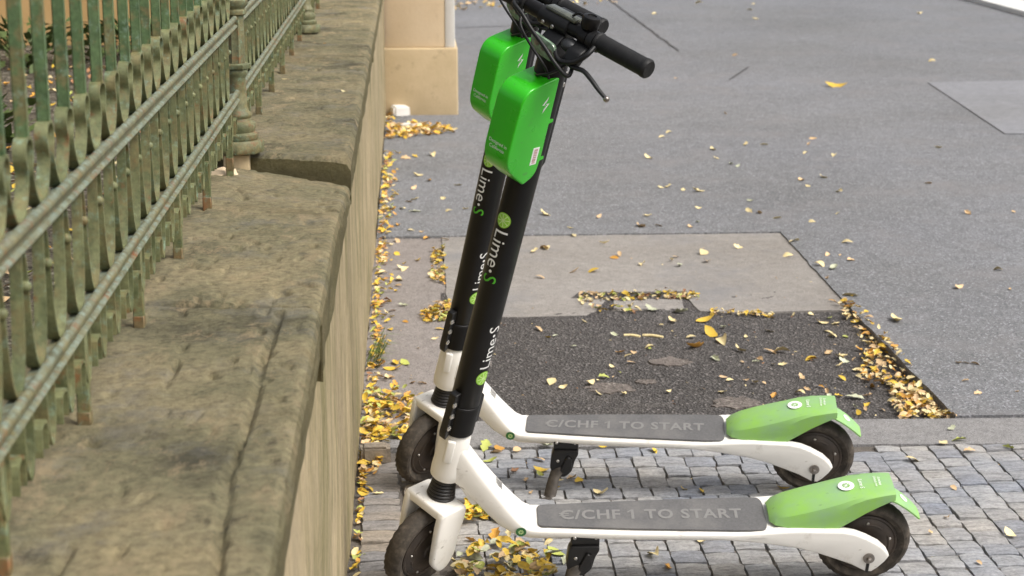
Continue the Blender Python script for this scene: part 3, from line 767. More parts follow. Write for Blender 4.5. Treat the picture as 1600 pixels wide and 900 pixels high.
def tail_me():
    st = [(-.025, .238, .030), (-.045, .233, .031), (-.062, .223, .031), (-.080, .210, .030), (-.098, .194, .028), (-.108, .184, .027), (-.114, .178, .024)]
    bm = bmesh.new(); po = pi_ = None
    for x, z, w_ in st:
        ro = ring(bm, [Vector((x, w_*k/3, z-.0045*(k/3)**2)) for k in range(-3, 4)]); ri = ring(bm, [Vector((x+.002, w_*k/3, z-.003-.0045*(k/3)**2)) for k in range(-3, 4)])
        if po:
            bridge(bm, po, ro, False); bridge(bm, ri, pi_, False)
            for q in (0, -1): bm.faces.new((po[q], ro[q], ri[q], pi_[q]))
        else: bridge(bm, ro, ri, False)
        po, pi_ = ro, ri
    bridge(bm, pi_, po, False); return bm_mesh('mudflap', bm, M['fgreen'], True, 60)
def tyre_me():
    bm = bmesh.new(); n = 120; r0 = .073; W = .0225
    prof = [(r0, -.014), (r0+.006, -.0185), (r0+.014, -W), (r0+.0205, -W+.001), (RW-.0045, -.0165), (RW-.0012, -.010), (RW, -.004), (RW, .004), (RW-.0012, .010), (RW-.0045, .0165), (r0+.0205, W-.001), (r0+.014, W), (r0+.006, .0185), (r0, .014)]
    rows = []
    for i, (r, h) in enumerate(prof):
        row = []
        for k in range(n):
            a = 2*pi*k/n; rr = r
            if 3 <= i <= 10 and ((k//2)+(i % 2)) % 2: rr -= .0024
            row.append(bm.verts.new((rr*cos(a), h, rr*sin(a))))
        rows.append(row)
    for a, b in zip(rows, rows[1:]): bridge(bm, a, b)
    return bm_mesh('tyre', bm, M['tyre'], True, 28)
def hub_me():
    bm = bmesh.new()
    for s in (-1, 1):
        add_lathe(bm, [(.0735, s*.010), (.0725, s*.0165), (.069, s*.0185), (.066, s*.0165), (.062, s*.0185), (.058, s*.0215), (.045, s*.0235), (.040, s*.0225), (.018, s*.024), (.016, s*.028), (.0, s*.028)], 48, 'y')
    add_lathe(bm, [(.0735, -.012), (.0735, .012)], 48, 'y')
    for s in (-1, 1):      # raised arcs between the bolts
        for q in range(5):
            a0 = q*2*pi/5+.2; path = [(.053*cos(a0+t), s*.0225, .053*sin(a0+t)) for t in [i*.09 for i in range(10)]]
            add_tube(bm, path, .0022, 6)
    return bm_mesh('hub', bm, M['hub'], True, 40)
def bolts_me(pts, r=.0035, axis='y', s=1):
    bm = bmesh.new()
    for p in pts:
        add_lathe(bm, [(r, -.001*s), (r, .0012*s), (r*.75, .0024*s), (r*.45, .0026*s), (r*.40, .0014*s), (0, .0014*s)], 10, axis, p)
    return bm_mesh('bolt', bm, M['steel'], True, 35)
def axle_me():
    bm = bmesh.new()
    add_lathe(bm, [(.0125, .0675), (.0125, .0735), (.0095, .075), (.0, .075)], 20, 'y', (0, 0, .1035))
    add_lathe(bm, [(.0065, .074), (.0065, .081), (.004, .083), (.0, .083)], 6, 'y', (0, 0, .1035))
    return bm_mesh('axle_nut', bm, M['chrome'], True, 30)
def slot_me():
    bm = bmesh.new(); add_prism(bm, [(-.0035, .098), (.0035, .100), (.0045, .066), (-.002, .064)], .066, .0708, 'y'); return bm_mesh('axle_slot', bm, M['bracket'])
def kick_bracket():
    bm = bmesh.new()
    add_box(bm, .584, .646, .020, .054, .128, .1585, .003, 2)
    add_prism(bm, round_poly([(.646, .132), (.652, .118), (.656, .078), (.640, .055), (.618, .052), (.600, .070), (.592, .105), (.584, .118), (.584, .132)], .008), .030, .060, 'y', .004, 2)
    add_prism(bm, round_poly([(.612, .118), (.600, .112), (.600, .082), (.618, .066), (.632, .072)], .006), .0585, .067, 'y', .003, 2)
    return bm_mesh('kickstand_bracket', bm, M['bracket'], True, 40)
def kick_leg():
    bm = bmesh.new()
    pts = smooth_path([(.633, .050, .078), (.645, .068, .055), (.655, .100, .018), (.664, .128, -.012+.035)], 5)
    add_tube(bm, pts, [.0165+.001*sin(i) for i in range(len(pts))], 10, flat=.6)
    return bm_mesh('kickstand_leg', bm, M['wornfoot'], True, 50)
# steering parts, local x = forward, y = left, z = up the steering axis
def tyre_mat4(): return Matrix.Translation((.02, 0, -.125))
def fork_me():
    bm = bmesh.new()
    outer = round_poly([(.052, .003), (-.026, .005), (-.030, -.03), (-.024, -.085), (-.028, -.125), (-.012, -.160), (.012, -.168), (.040, -.140), (.046, -.095), (.052, -.04)], .014, 4)
    for s in (-1, 1): add_prism(bm, outer, s*.040, s*.058, 'y', .006, 3)
    add_prism(bm, round_poly([(.050, .004), (-.024, .004), (-.026, -.016), (.050, -.020)], .008), -.0575, .0575, 'y', .006, 3)
    return bm_mesh('fork', bm, M['white'], True, 50)
def bellows_me():
    prof = []; n = 7
    for k in range(n):
        z = .003+.055*k/n; r = .0315-.0012*k
        prof += [(r-.005, z), (r-.001, z+.0018), (r, z+.0037), (r-.001, z+.0056)]
    prof += [(.024, .0605)]
    bm = bmesh.new(); add_lathe(bm, [(.026, -.001)]+prof, 32); return bm_mesh('bellows', bm, M['bellows'], True, 60)
SRX, SRY = .0325, .0300
def stem_me():
    bm = bmesh.new(); add_lathe(bm, [(.90, .176), (1, .180), (1, 1.035), (.93, 1.045)], 40, sx=SRX, sy=SRY)
    add_lathe(bm, [(.96, .174), (1.08, .177), (1.09, .240), (1.04, .246), (1.0, .247)], 40, sx=SRX, sy=SRY)
    return bm_mesh('stem', bm, M['black'], True, 40)
def clamp_me():
    bm = bmesh.new()
    add_prism(bm, round_poly([(.028, .186), (.046, .168), (.050, .182), (.046, .278), (.028, .284)], .004), -.009, .009, 'y', .002, 2)
    add_prism(bm, round_poly([(-.028, .182), (-.050, .186), (-.050, .255), (-.028, .272)], .004), -.010, .010, 'y', .002, 2)
    return bm_mesh('folding_clamp', bm, M['bracket'], True, 40)
def cover_me():
    bm = bmesh.new()
    add_prism(bm, round_poly([(-.028, .80), (-.038, .812), (-.038, 1.0), (-.028, 1.02)], .004), -.004, .016, 'y', .003, 2)
    return bm_mesh('cable_cover', bm, M['plastic'], True, 40)
def battery_me():
    prof = round_poly([(.006, 1.009), (.102, .992), (.104, .90), (.104, .832), (.036, .784), (.005, .800), (.000, .84)], [.006, .034, .01, .034, .006, .02, .02], 7)
    bm = bmesh.new(); add_prism(bm, prof, -.0315, .0315, 'y', .005, 4); return bm_mesh('battery', bm, M['green'], True, 30)
def latch_me():
    bm = bmesh.new()
    for t in (.915, .835): add_prism(bm, round_poly([(.006, t+.008), (-.009, t+.004), (-.010, t-.003), (.006, t-.006)], .002), .018, .030, 'y', .001, 1)
    return bm_mesh('latch', bm, M['green'])
TB = 1.105
def bar_me():
    bm = bmesh.new(); add_tube(bm, [(0, -.212, TB), (0, .212, TB+.003)], .0145, 20); return bm_mesh('handlebar', bm, M['black'])
def grip_me(s):
    bm = bmesh.new(); prof = [(.0165, .088*s), (.0195, .090*s), (.0195, .094*s), (.0175, .096*s)]
    for k in range(22): y = .098+.0048*k; prof += [(.0178, y*s), (.0172, (y+.0024)*s)]
    prof += [(.0188, .204*s), (.0188, .211*s), (.016, .2145*s), (0, .2145*s)]
    add_lathe(bm, prof, 24, 'y', (0, 0, TB+.002)); return bm_mesh('grip', bm, M['rubber'], True, 50)
def headblock_me():
    bm = bmesh.new()
    add_prism(bm, round_poly([(-.028, 1.035), (.028, 1.035), (.034, 1.045), (.032, 1.072), (.012, 1.092), (-.012, 1.092), (-.028, 1.075)], .008), -.022, .022, 'y', .006, 3)
    add_lathe(bm, [(.0150, -.050), (.0185, -.048), (.0185, .022), (.0150, .024)], 24, 'y', (0, 0, TB))
    add_prism(bm, round_poly([(-.004, 1.112), (-.034, 1.104), (-.038, 1.114), (-.030, 1.124), (-.004, 1.127)], .004), -.028, .028, 'y', .004, 2)
    return bm_mesh('stem_head', bm, M['plastic'], True, 40)
def display_me():
    bm = bmesh.new(); add_box(bm, -.014, .011, -.040, .036, TB+.015, TB+.0235, .004, 2); return bm_mesh('display', bm, M['displaytop'], True, 40)
def lens_me():
    bm = bmesh.new(); add_prism(bm, round_poly([(-.034, 1.083), (.024, 1.077), (.034, 1.056), (.026, 1.043), (-.012, 1.047), (-.034, 1.064)], .009), .0335, .0415, 'x', .002, 2); return bm_mesh('headlight', bm, M['lens'], True, 40)
def lensdots_me():
    bm = bmesh.new()
    for y, z in ((-.016, 1.066), (.002, 1.063), (.018, 1.060)): add_lathe(bm, [(.0062, .0412), (.0062, .0425), (.003, .0427), (.0, .0427)], 14, 'x', (0, y, z))
    return bm_mesh('reflector', bm, M['chrome'])
def bell_me():
    bm = bmesh.new(); add_lathe(bm, [(.0155, TB+.018), (.0175, TB+.022), (.018, TB+.036), (.0165, TB+.041), (.009, TB+.043), (.008, TB+.0405), (0, TB+.0405)], 24, 'z', (0, .062, 0))
    add_lathe(bm, [(.0165, .052), (.0185, .053), (.0185, .070), (.0165, .071)], 20, 'y', (0, 0, TB)); 
    add_tube(bm, smooth_path([(.0, .047, TB+.034), (.004, .034, TB+.036), (.004, .022, TB+.026)], 4), .0028, 6)
    return bm_mesh('bell', bm, M['black'], True, 40)
def lever_me():
    bm = bmesh.new()
    add_lathe(bm, [(.0165, .072), (.0195, .073), (.0195, .087), (.0165, .088)], 20, 'y', (0, 0, TB))
    add_prism(bm, round_poly([(.008, TB-.008), (.036, TB-.022), (.044, TB-.044), (.030, TB-.050), (.004, TB-.020)], .006), .050, .084, 'y', .004, 2)
    p = smooth_path([(.036, .052, TB-.044), (.042, .078, TB-.047), (.044, .105, TB-.043), (.048, .128, TB-.048), (.050, .152, TB-.058), (.050, .172, TB-.066)], 5)
    add_tube(bm, p, [.0065-.0022*i/(len(p)-1) for i in range(len(p))], 10, flat=.8)
    return bm_mesh('brake_lever', bm, M['plastic'], True, 50)
def leverball_me():
    bm = bmesh.new(); bmesh.ops.create_icosphere(bm, subdivisions=2, radius=.0062)
    for v in bm.verts: v.co += Vector((.050, .175, TB-.067))
    return bm_mesh('lever_tip', bm, M['chrome'])
def cable_mes():
    out = []
    for pts, r in (([(.02, -.10, TB+.002), (.050, -.085, 1.117), (.055, -.055, 1.108), (.055, -.026, 1.09), (.055, .012, 1.072), (.055, .048, 1.052), (.050, .079, 1.040), (.030, .070, 1.062)], .0040),
                   ([(.036, .026, 1.066), (.045, .040, 1.060), (.047, .056, 1.059), (.046, .083, 1.070), (.040, .100, 1.090), (.022, .100, 1.104)], .0048),
                   ([(.030, -.075, TB), (.052, -.055, 1.085), (.055, -.020, 1.062), (.050, .020, 1.035), (.036, .028, 1.01)], .0028),
                   ([(.034, .06, TB-.05), (.045, .040, 1.030), (.044, .012, 1.012), (.032, -.008, 1.0)], .0028)):
        bm = bmesh.new(); add_tube(bm, smooth_path(pts, 6), r, 8); out.append(bm_mesh('cable', bm, M['plastic'], True, 60))
    return out
def neckdome_me():
    bm = bmesh.new(); bmesh.ops.create_icosphere(bm, subdivisions=3, radius=1)
    for v in bm.verts: v.co = Vector((v.co.x*.018+.016, v.co.y*.019+.042, v.co.z*.013+1.081))
    return bm_mesh('lever_pivot', bm, M['metalgrey'])

# ---- lettering
def text_bm(s, size, extr=0., spacing=1., shear=0., bold=0.):
    cu = bpy.data.curves.new('txt', 'FONT'); cu.body = s; cu.size = size; cu.align_x = 'CENTER'; cu.align_y = 'CENTER'
    cu.extrude = extr; cu.space_character = spacing; cu.shear = shear; cu.offset = bold; cu.resolution_u = 3
    o = bpy.data.objects.new('txt', cu); COL.objects.link(o)
    dg = bpy.context.evaluated_depsgraph_get(); me = bpy.data.meshes.new_from_object(o.evaluated_get(dg))
    bm = bmesh.new(); bm.from_mesh(me); bpy.data.objects.remove(o); bpy.data.curves.remove(cu); bpy.data.meshes.remove(me)
    return bm
def wrap_stem(bm, ang0, t0, flip):
    """plane coords (a along the text, b across) onto the tube; text runs down (flip=1) or up (flip=-1)"""
    bmesh.ops.subdivide_edges(bm, edges=[e for e in bm.edges if e.calc_length() > .006], cuts=2)
    for v in bm.verts:
        a, b = v.co.x, v.co.y
        th = ang0 + flip*b/.0312
        t = t0 - flip*a; rr = 1.012 + v.co.z/.03
        v.co = Vector((SRX*rr*cos(th), SRY*rr*sin(th), t))
def disc_bm(r, n=28, c=(0, 0)):
    bm = bmesh.new(); vs = [bm.verts.new((c[0]+r*cos(2*pi*k/n), c[1]+r*sin(2*pi*k/n), 0)) for k in range(n)]; ce = bm.verts.new((*c, 0))
    for k in range(n): bm.faces.new((ce, vs[k], vs[(k+1) % n]))
    return bm
def slice_bm(R):
    "eight lime segments"
    bm = bmesh.new()
    for k in range(8):
        a0 = k*pi/4+.09+.2; a1 = (k+1)*pi/4-.09+.2; r0, r1 = R*.16, R*.80
        pts = [(r0*cos((a0+a1)/2), r0*sin((a0+a1)/2))] + [(r1*cos(a0+(a1-a0)*i/4), r1*sin(a0+(a1-a0)*i/4)) for i in range(5)]
        bm.faces.new([bm.verts.new((x, y, .0006)) for x, y in pts])
    return bm
def lift(bm, z):
    for v in bm.verts: v.co.z += z
def wordmark(ang, t_logo, flip, white_s=False, k=1.):
    "lime slice, the word, and the letter after the dot, laid on the stem"
    out = []
    b = disc_bm(.0165); lift(b, .0002); wrap_stem(b, ang, t_logo, flip); out.append(('logo_rim', bm_mesh('logo_rim', b, M['lgreen'])))
    b = disc_bm(.0142); lift(b, .0005); wrap_stem(b, ang, t_logo, flip); out.append(('logo_pith', bm_mesh('logo_pith', b, M['lpale'])))
    b = slice_bm(.0165); lift(b, .0003); wrap_stem(b, ang, t_logo, flip); out.append(('logo_segment', bm_mesh('logo_segment', b, M['lgreen'])))
    b = text_bm('Lime', .0440*k)
    xs = [v.co.x for v in b.verts]; x0 = min(xs); L = max(xs)-x0
    for v in b.verts: v.co.x = (v.co.x-x0)*(.086*k/L)
    lift(b, .0003); wrap_stem(b, ang, t_logo-flip*.024, flip); out.append(('lettering', bm_mesh('lettering', b, M['print'])))
    b = disc_bm(.0034, 12); lift(b, .0003); wrap_stem(b, ang, t_logo-flip*(.024+.095*k), flip); out.append(('dot', bm_mesh('dot', b, M['print'])))
    b = text_bm('S', .0440*k)
    for v in b.verts: v.co.x = v.co.x*1.0
    lift(b, .0003); wrap_stem(b, ang, t_logo-flip*(.024+.113*k), flip); out.append(('letter', bm_mesh('letter', b, M['print'] if white_s else M['gprint'])))
    return out
def place_bm(bm, o, u, v, n):
    "plane coords to 3D: origin, text direction, up direction, normal"
    o, u, v, n = map(Vector, (o, u, v, n))
    for q in bm.verts: q.co = o+u*q.co.x+v*q.co.y+n*q.co.z
    return bm
def deck_print():
    b = text_bm('C/CHF 1 TO START', .0500, spacing=1.10, bold=.0013)
    seen = set(); isl = []
    for v in b.verts:
        if v in seen: continue
        st = [v]; comp = []; seen.add(v)
        while st:
            q = st.pop(); comp.append(q)
            for e in q.link_edges:
                o = e.other_vert(q)
                if o not in seen: seen.add(o); st.append(o)
        isl.append((min(q.co.x for q in comp), comp))
    isl.sort(key=lambda a: a[0]); one = isl[5][1]      # the numeral gets its flag
    x0 = min(q.co.x for q in one); yt = max(q.co.y for q in one)
    eu = isl[0][1]; ex = min(q.co.x for q in eu); ey0 = min(q.co.y for q in eu); ey1 = max(q.co.y for q in eu); eh = ey1-ey0; bars = []
    for f0 in (.40, .60):      # the two strokes of the euro sign
        q_ = bmesh.new(); ya, yb = ey0+eh*(f0-.05), ey0+eh*(f0+.05)
        q_.faces.new([q_.verts.new(c) for c in ((ex-eh*.13, ya, .0002), (ex+eh*.55, ya, .0002), (ex+eh*.60, yb, .0002), (ex-eh*.08, yb, .0002))]); bars.append(q_)
    fl = bmesh.new(); fl.faces.new([fl.verts.new(c) for c in ((x0+.002, yt, 0), (x0-.0085, yt-.0075, 0), (x0-.0085, yt-.0125, 0), (x0+.002, yt-.006, 0))])
    xs = [v.co.x for v in b.verts]; L = max(xs)-min(xs)
    for q_ in [b, fl]+bars:
        for v in q_.verts: v.co.x *= .395/L
    # reads from the left of the picture: text direction = backwards along the deck, up = away from the camera (right side)
    place_bm(b, (.470, .002, .1753), (-1, 0, 0), (0, -.92, 0), (0, 0, 1)); place_bm(fl, (.470, .002, .1753), (-1, 0, 0), (0, -.92, 0), (0, 0, 1))
    for q_ in bars: place_bm(q_, (.470, .002, .1753), (-1, 0, 0), (0, -.92, 0), (0, 0, 1))
    return [('euro_stroke', bm_mesh('euro_stroke', q_, M['matprint'])) for q_ in bars] + [('lettering', bm_mesh('deck_lettering', b, M['matprint'])), ('numeral_flag', bm_mesh('numeral_flag', fl, M['matprint']))]
def join_bms(parts, name, m):
    bm = bmesh.new()
    for p in parts:
        me = bpy.data.meshes.new('x'); p.to_mesh(me); p.free(); bm.from_mesh(me); bpy.data.meshes.remove(me)
    return bm_mesh(name, bm, m, False)
def batt_text():
    a = text_bm('Designed in', .0098); b = text_bm('California', .0098)
    for q in (a, b):
        pass
    for v in a.verts: v.co.y += .0055
    for v in b.verts: v.co.y -= .0055
    pr = [place_bm(q, (.1046, 0, .868), (0, 1, 0), (0, 0, 1), (1, 0, 0)) for q in (a, b)]
    return [('lettering', bm_mesh('small_print', q, M['print'], False)) for q in pr]
def bolt_sign():
    bm = bmesh.new()
    # outlined lightning flash
    P = [(.004, .018), (-.010, .001), (-.001, .001), (-.005, -.017), (.010, .003), (.001, .003)]
    Q = [(a*.5, b*.55) for a, b in P]
    vo = [bm.verts.new((*p, 0)) for p in P]; vi = [bm.verts.new((*p, 0)) for p in Q]
    for k in range(6): bm.faces.new((vo[k], vo[(k+1) % 6], vi[(k+1) % 6], vi[k]))
    return bm_mesh('flash_symbol', place_bm(bm, (.030, .0320, .955), (-1, 0, 0), (0, 0, 1), (0, 1, 0)), M['print'], False)
def sticker():
    bm = bmesh.new(); add_box(bm, .014, .032, .0312, .0320, .827, .864); return bm_mesh('sticker', bm, M['print'], False)
def sticker_ink():
    bm = bmesh.new(); rd = random.Random(3); z = .830
    while z < .861:
        h = rd.choice([.0006, .0012, .0018]); add_box(bm, .018, .028, .03205, .0322, z, z+h); z += h+rd.choice([.0008, .0014])
    return bm_mesh('sticker_print', bm, M['pinkink'], False)
def round_sign(c, u, v, n, r, mback, mtop, txt):
    "round sticker with writing round a slice"
    b = disc_bm(r); back = bm_mesh('badge', place_bm(b, c, u, v, n), mback, False)
    parts = []
    s = slice_bm(r*.62); lift(s, .0002)
    parts.append(place_bm(s, c, u, v, n))
    return back, join_bms(parts, 'badge_print', mtop)
def qty(v): return Vector(v)
def neck_label():
    "block of small print on the neck, lines of words"
    parts = []; rd = random.Random(8)
    for k in range(5):
        b = bmesh.new(); x = -.013
        while x < .011:
            w_ = rd.uniform(.003, .007); add_box(b, x, min(.013, x+w_), -.0012, .0012, 0, .0002); x += w_+.0012
        for q in b.verts: q.co.y += .0085-.0042*k
        parts.append(b)
    up = Vector((.045, 0, -.052)).normalized()
    d = Vector((-.61, 0, -.79)).normalized(); n = Vector((-.79, 0, .61))
    pr = [place_bm(b, Vector((.822, -.012, .234))+n*.0278, (0, 1, 0), tuple(-d), tuple(n)) for b in parts]
    return join_bms(pr, 'warning_print', M['ink'])

PRT = {}
def build_parts():
    B = []   # body-frame parts: (name, mesh, children)
    B.append(('frame', loft_body(), []))
    B.append(('deck_mat', mat_me(), deck_print()))
    # fender with its printed badge
    n = Vector((.06, .0, 1)).normalized(); c = Vector((.051, .003, .2478))
    bk, pr = round_sign(tuple(c), (-1, 0, .10), (0, -1, 0), (.10, 0, 1), .0175, M['print'], M['fgreen'], '')
    tx = text_bm('Lime·S', .013); place_bm(tx, (.019, .002, .2522), (0, 1, 0), (-1, 0, 0), (0, 0, 1))
    t1 = text_bm('Unlock me', .0085); place_bm(t1, (-.013, -.003, .2548), (0, 1, 0), (-1, 0, 0), (0, 0, 1))
    t2 = text_bm('li.me/app', .0085); place_bm(t2, (-.022, -.003, .2552), (0, 1, 0), (-1, 0, 0), (0, 0, 1))
    B.append(('fender', fender_me(), [('badge', bk), ('badge_segment', pr), ('lettering', bm_mesh('word', tx, M['print'], False)), ('lettering', bm_mesh('small_print', t1, M['print'], False)), ('lettering', bm_mesh('small_print', t2, M['print'], False))]))
    tb, tp_ = round_sign((-.0785, 0, .2118), (0, 1, 0), (-.77, 0, -.63), (-.63, 0, .77), .0105, M['print'], M['fgreen'], '')
    B.append(('mudflap', tail_me(), [('badge', tb), ('badge_segment', tp_)]))
    B.append(('rear_wheel', tyre_me(), [('hub', hub_me()), ('bolt', bolts_me([(.056*cos(a), .0215, .056*sin(a)) for a in [q*2*pi/5+.35 for q in range(5)]]))]))
    B.append(('axle_nut', axle_me(), [])); B.append(('axle_slot', slot_me(), []))
    B.append(('kickstand_bracket', kick_bracket(), [('bolt', bolts_me([(.592, .054, .152), (.638, .054, .152), (.635, .060, .102)], .004))]))
    B.append(('kickstand_leg', kick_leg(), []))
    bk, pr = round_sign((.754, .0492, .166), (1, 0, 0), (0, 0, 1), (0, 1, 0), .0115, M['dgreen'], M['lpale'], '')
    B.append(('sticker', bk, [('sticker_print', pr)]))
    B.append(('warning_print', neck_label(), []))
    S = []
    S.append(('fork', fork_me(), [])); S.append(('bellows', bellows_me(), []))
    S.append(('front_wheel', PRT['w'] if 'w' in PRT else tyre_me(), [('hub', hub_me()), ('bolt', bolts_me([(.056*cos(a), .0215, .056*sin(a)) for a in [q*2*pi/5+.1 for q in range(5)]]))]))
    S.append(('stem', stem_me(), wordmark(radians(8), .692, 1, k=.97) + wordmark(radians(90), .324, -1, True, k=.84)))
    S.append(('folding_clamp', clamp_me(), [('bolt', bolts_me([(.042, .009, z) for z in (.198, .228, .256)], .0068))]))
    S.append(('cable_cover', cover_me(), [('bolt', bolts_me([(-.030, .016, 1.005), (-.030, .016, .982)], .0055))]))
    S.append(('battery', battery_me(), [('latch', latch_me())] + batt_text() + [('flash_symbol', bolt_sign()), ('sticker', sticker()), ('sticker_print', sticker_ink())]))
    S.append(('handlebar', bar_me(), [])); S.append(('grip', grip_me(1), [])); S.append(('grip', grip_me(-1), []))
    S.append(('stem_head', headblock_me(), [('bolt', bolts_me([(.0178, -.032, TB-.007), (.0178, -.008, TB-.007)], .0042, 'x'))])); S.append(('display', display_me(), []))
    S.append(('headlight', lens_me(), [('reflector', lensdots_me())])); S.append(('bell', bell_me(), []))
    S.append(('brake_lever', lever_me(), [('lever_tip', leverball_me()), ('lever_pivot', neckdome_me())]))
    for c in cable_mes(): S.append(('cable', c, []))
    return B, S
B_, S_ = build_parts()
HEAD = head_me()
def scooter(x, y, phi, lean, steer, label):
    phi, lean, steer = radians(phi), radians(lean), radians(steer)
    t = empty('kick_scooter', (0, 0, 0)); setp(t, label, 'electric scooter', 'parked electric scooters')
    fw = Vector((-cos(phi), -sin(phi), 0)); lf = Vector((sin(phi), -cos(phi), 0)); zz = Vector((0, 0, 1))
    up = zz*cos(lean)+lf*sin(lean); l2 = lf*cos(lean)-zz*sin(lean)
    R = Matrix((fw, l2, up)).transposed().to_4x4(); t.matrix_world = Matrix.Translation((x, y, 0)) @ R
    axis = Matrix.Translation((XS, 0, ZS)) @ Matrix.Rotation(-RK, 4, 'Y')
    St = axis @ Matrix.Rotation(steer, 4, 'Z')
    def put(lst, base):
        for nm, me, ch in lst:
            mt = base
            if nm == 'rear_wheel': mt = base @ Matrix.Translation((0, 0, RW))
            if nm == 'front_wheel': mt = base @ Matrix.Translation((.02, 0, -.125))
            o = link(nm, me, t, mat=mt)
            for cn, cm in ch: link(cn, cm, o, mat=Matrix.Identity(4))
    put(B_, Matrix.Identity(4)); link('head_tube', HEAD, t, mat=axis); put(S_, St)
    return t
scooter(.9806, 3.7562, -1.768, 15.6, 46, 'white and green electric scooter nearer the camera, its grip and brake lever in full view')
scooter(.9959, 4.3278, -7.64, 14.25, 51, 'white and green electric scooter behind the nearer one, its handlebar cut by the photo top')

# ------------------------------------------------------------------ loose stones, sticks, grass
def rock(name, x, y, z, sx, sy, sz, rot, m, label, cat='stone', seed=1, group=None):
    bm = bmesh.new(); r = bmesh.ops.create_cube(bm, size=1)
    bmesh.ops.bevel(bm, geom=bm.edges[:], offset=.12, segments=2, affect='EDGES'); bmesh.ops.triangulate(bm, faces=bm.faces[:])
    bmesh.ops.subdivide_edges(bm, edges=bm.edges[:], cuts=1)
    for v in bm.verts:
        k = 1+.16*mn.noise(v.co*2.2+Vector((seed, 0, 0)))+.05*mn.noise(v.co*7+Vector((seed, 0, 0))); v.co = Vector((v.co.x*sx*k, v.co.y*sy*k, v.co.z*sz*k+sz*.5))
    o = link(name, bm_mesh(name, bm, m, True, 28)); o.location = (x, y, z); o.rotation_euler = (0, 0, rot); return setp(o, label, cat, group)
p = at(588, 722); rock('loose_cobble', p.x-.003, p.y+.02, -.006, .078, .055, .048, .06, M['settwarm'], 'loose squared stone lying by the wall foot, left of the far scooter wheel')
p = at(625, 182); rock('loose_stone', p.x, p.y+.02, 0, .10, .09, .062, .3, M['pwhite'], 'whitish rounded stone lying at the foot of the gate pier', seed=4)
p = at(640, 199); rock('loose_stone', p.x, p.y, 0, .10, .07, .022, -.2, M['pwhite'], 'flat pale stone lying just in front of the gate pier', seed=7)
for i, (a, b, lb) in enumerate((((975, 524), (1000, 526), 'short pale stick on the dark asphalt patch, left piece of the two'), ((1004, 524), (1036, 527), 'longer pale stick on the dark asphalt patch, right piece of the two'))):
    A = at(*a, -.008); B2 = at(*b, -.008); bm = bmesh.new(); c = (A+B2)/2
    add_tube(bm, smooth_path([A-c, Vector((0, .004, .002)), B2-c], 4), .0045, 7); o = link('stick', bm_mesh('stick', bm, LM['pale'])); o.location = c; setp(o, lb, 'stick', 'sticks on the dark patch')
bm = bmesh.new(); rg_ = random.Random(4)
for k in range(46):
    a = rg_.uniform(-1.2, 1.2); L = rg_.uniform(.05, .13); x0, y0 = rg_.uniform(-.01, .03), rg_.uniform(-.12, .12); d = Vector((cos(a)*.8, sin(a)*.7, 0)); q = Vector((-d.y, d.x, 0))*.0022
    P0 = Vector((x0, y0, 0)); P1 = P0+d*L*.5+Vector((0, 0, L*.55)); P2 = P0+d*L*1.1+Vector((0, 0, L*.5))
    v = [bm.verts.new(P0-q), bm.verts.new(P0+q), bm.verts.new(P1+q), bm.verts.new(P1-q), bm.verts.new(P2)]; bm.faces.new(v[:4]); bm.faces.new((v[3], v[2], v[4]))
o = link('grass_tuft', bm_mesh('grass_tuft', bm, M['grass'], False)); o.location = (XW+.012, 5.62, -.01); setp(o, 'thin green grass tuft growing at the wall foot among the leaves', 'grass', kind='stuff')

# ------------------------------------------------------------------ single fallen leaves
def surf(x, y):
    if y > 7.46 or x > 1.54 and y > 4.9: return .0
    if y > 6.14 and x > .12: return -.003
    if y > 4.92:
        return -.009 if x < (.115 if y > 5.85 else .245) else patch_z(x, y)+.003
    return .0005
ZONES = {'far': ('lying on the open grey asphalt', 'leaves scattered on the grey asphalt'), 'slab': ('lying on the pale concrete slab', 'leaves on the concrete slab'),
         'patch': ('lying on the dark sunken asphalt patch', 'leaves on the dark patch'), 'gutter': ('lying on the grey paving between wall and scooters', 'leaves on the paving by the wall'),
         'cobble': ('lying on the cobblestones', 'leaves on the cobblestones'), 'kerb': ('lying on the smooth kerb strip', 'leaves on the kerb strip'), 'lane': ('lying on the asphalt between the wall and the scooter stems', 'leaves on the asphalt by the wall')}
CN = {'y': 'yellow', 'p': 'pale', 'o': 'orange', 't': 'tan', 'g': 'green', 'e': 'grey green', 'b': 'brown'}
def zone(x, y):
    if y > 7.46: return 'lane' if x < .35 else 'far'
    if x > 1.54 and y > 4.9: return 'far'
    if y > 6.14 and x > .12: return 'slab'
    if y > 4.92: return 'gutter' if x < (.115 if y > 5.85 else .245) else 'patch'
    return 'kerb' if y > 4.69 else 'cobble'
lr = random.Random(21); NLEAF = 0; AUTO = []
def leaf(px, py, c, s=12, label=None):
    "c colour key, s length in photo pixels"
    global NLEAF
    p = at(px, py); zz = surf(p.x, p.y); p = at(px, py, zz)
    if p.x < XW+.012: p.x = XW+.015
    size = s*p.y/2900*1.42
    cn = CN[c]; zn = zone(p.x, p.y)
    o = link('fallen_leaf', lr.choice(LEAF[cn])); o.location = (p.x, p.y, zz+.0015)
    o.rotation_euler = (lr.uniform(-.1, .6), lr.uniform(-.35, .35), lr.uniform(0, 2*pi)); k = size*lr.uniform(.9, 1.1); o.scale = (k, k*lr.uniform(.85, 1.15), k)
    setp(o, label or 'x', 'leaf', 'fallen leaves'); NLEAF += 1
    if not label: AUTO.append((px, py, cn, zn, size, o))
def Z(ox, oy, sc, lst):
    for it in lst:
        x, y, c = it[:3]; s = it[3] if len(it) > 3 else 11
        leaf(ox+x/sc, oy+y/sc, c, s)
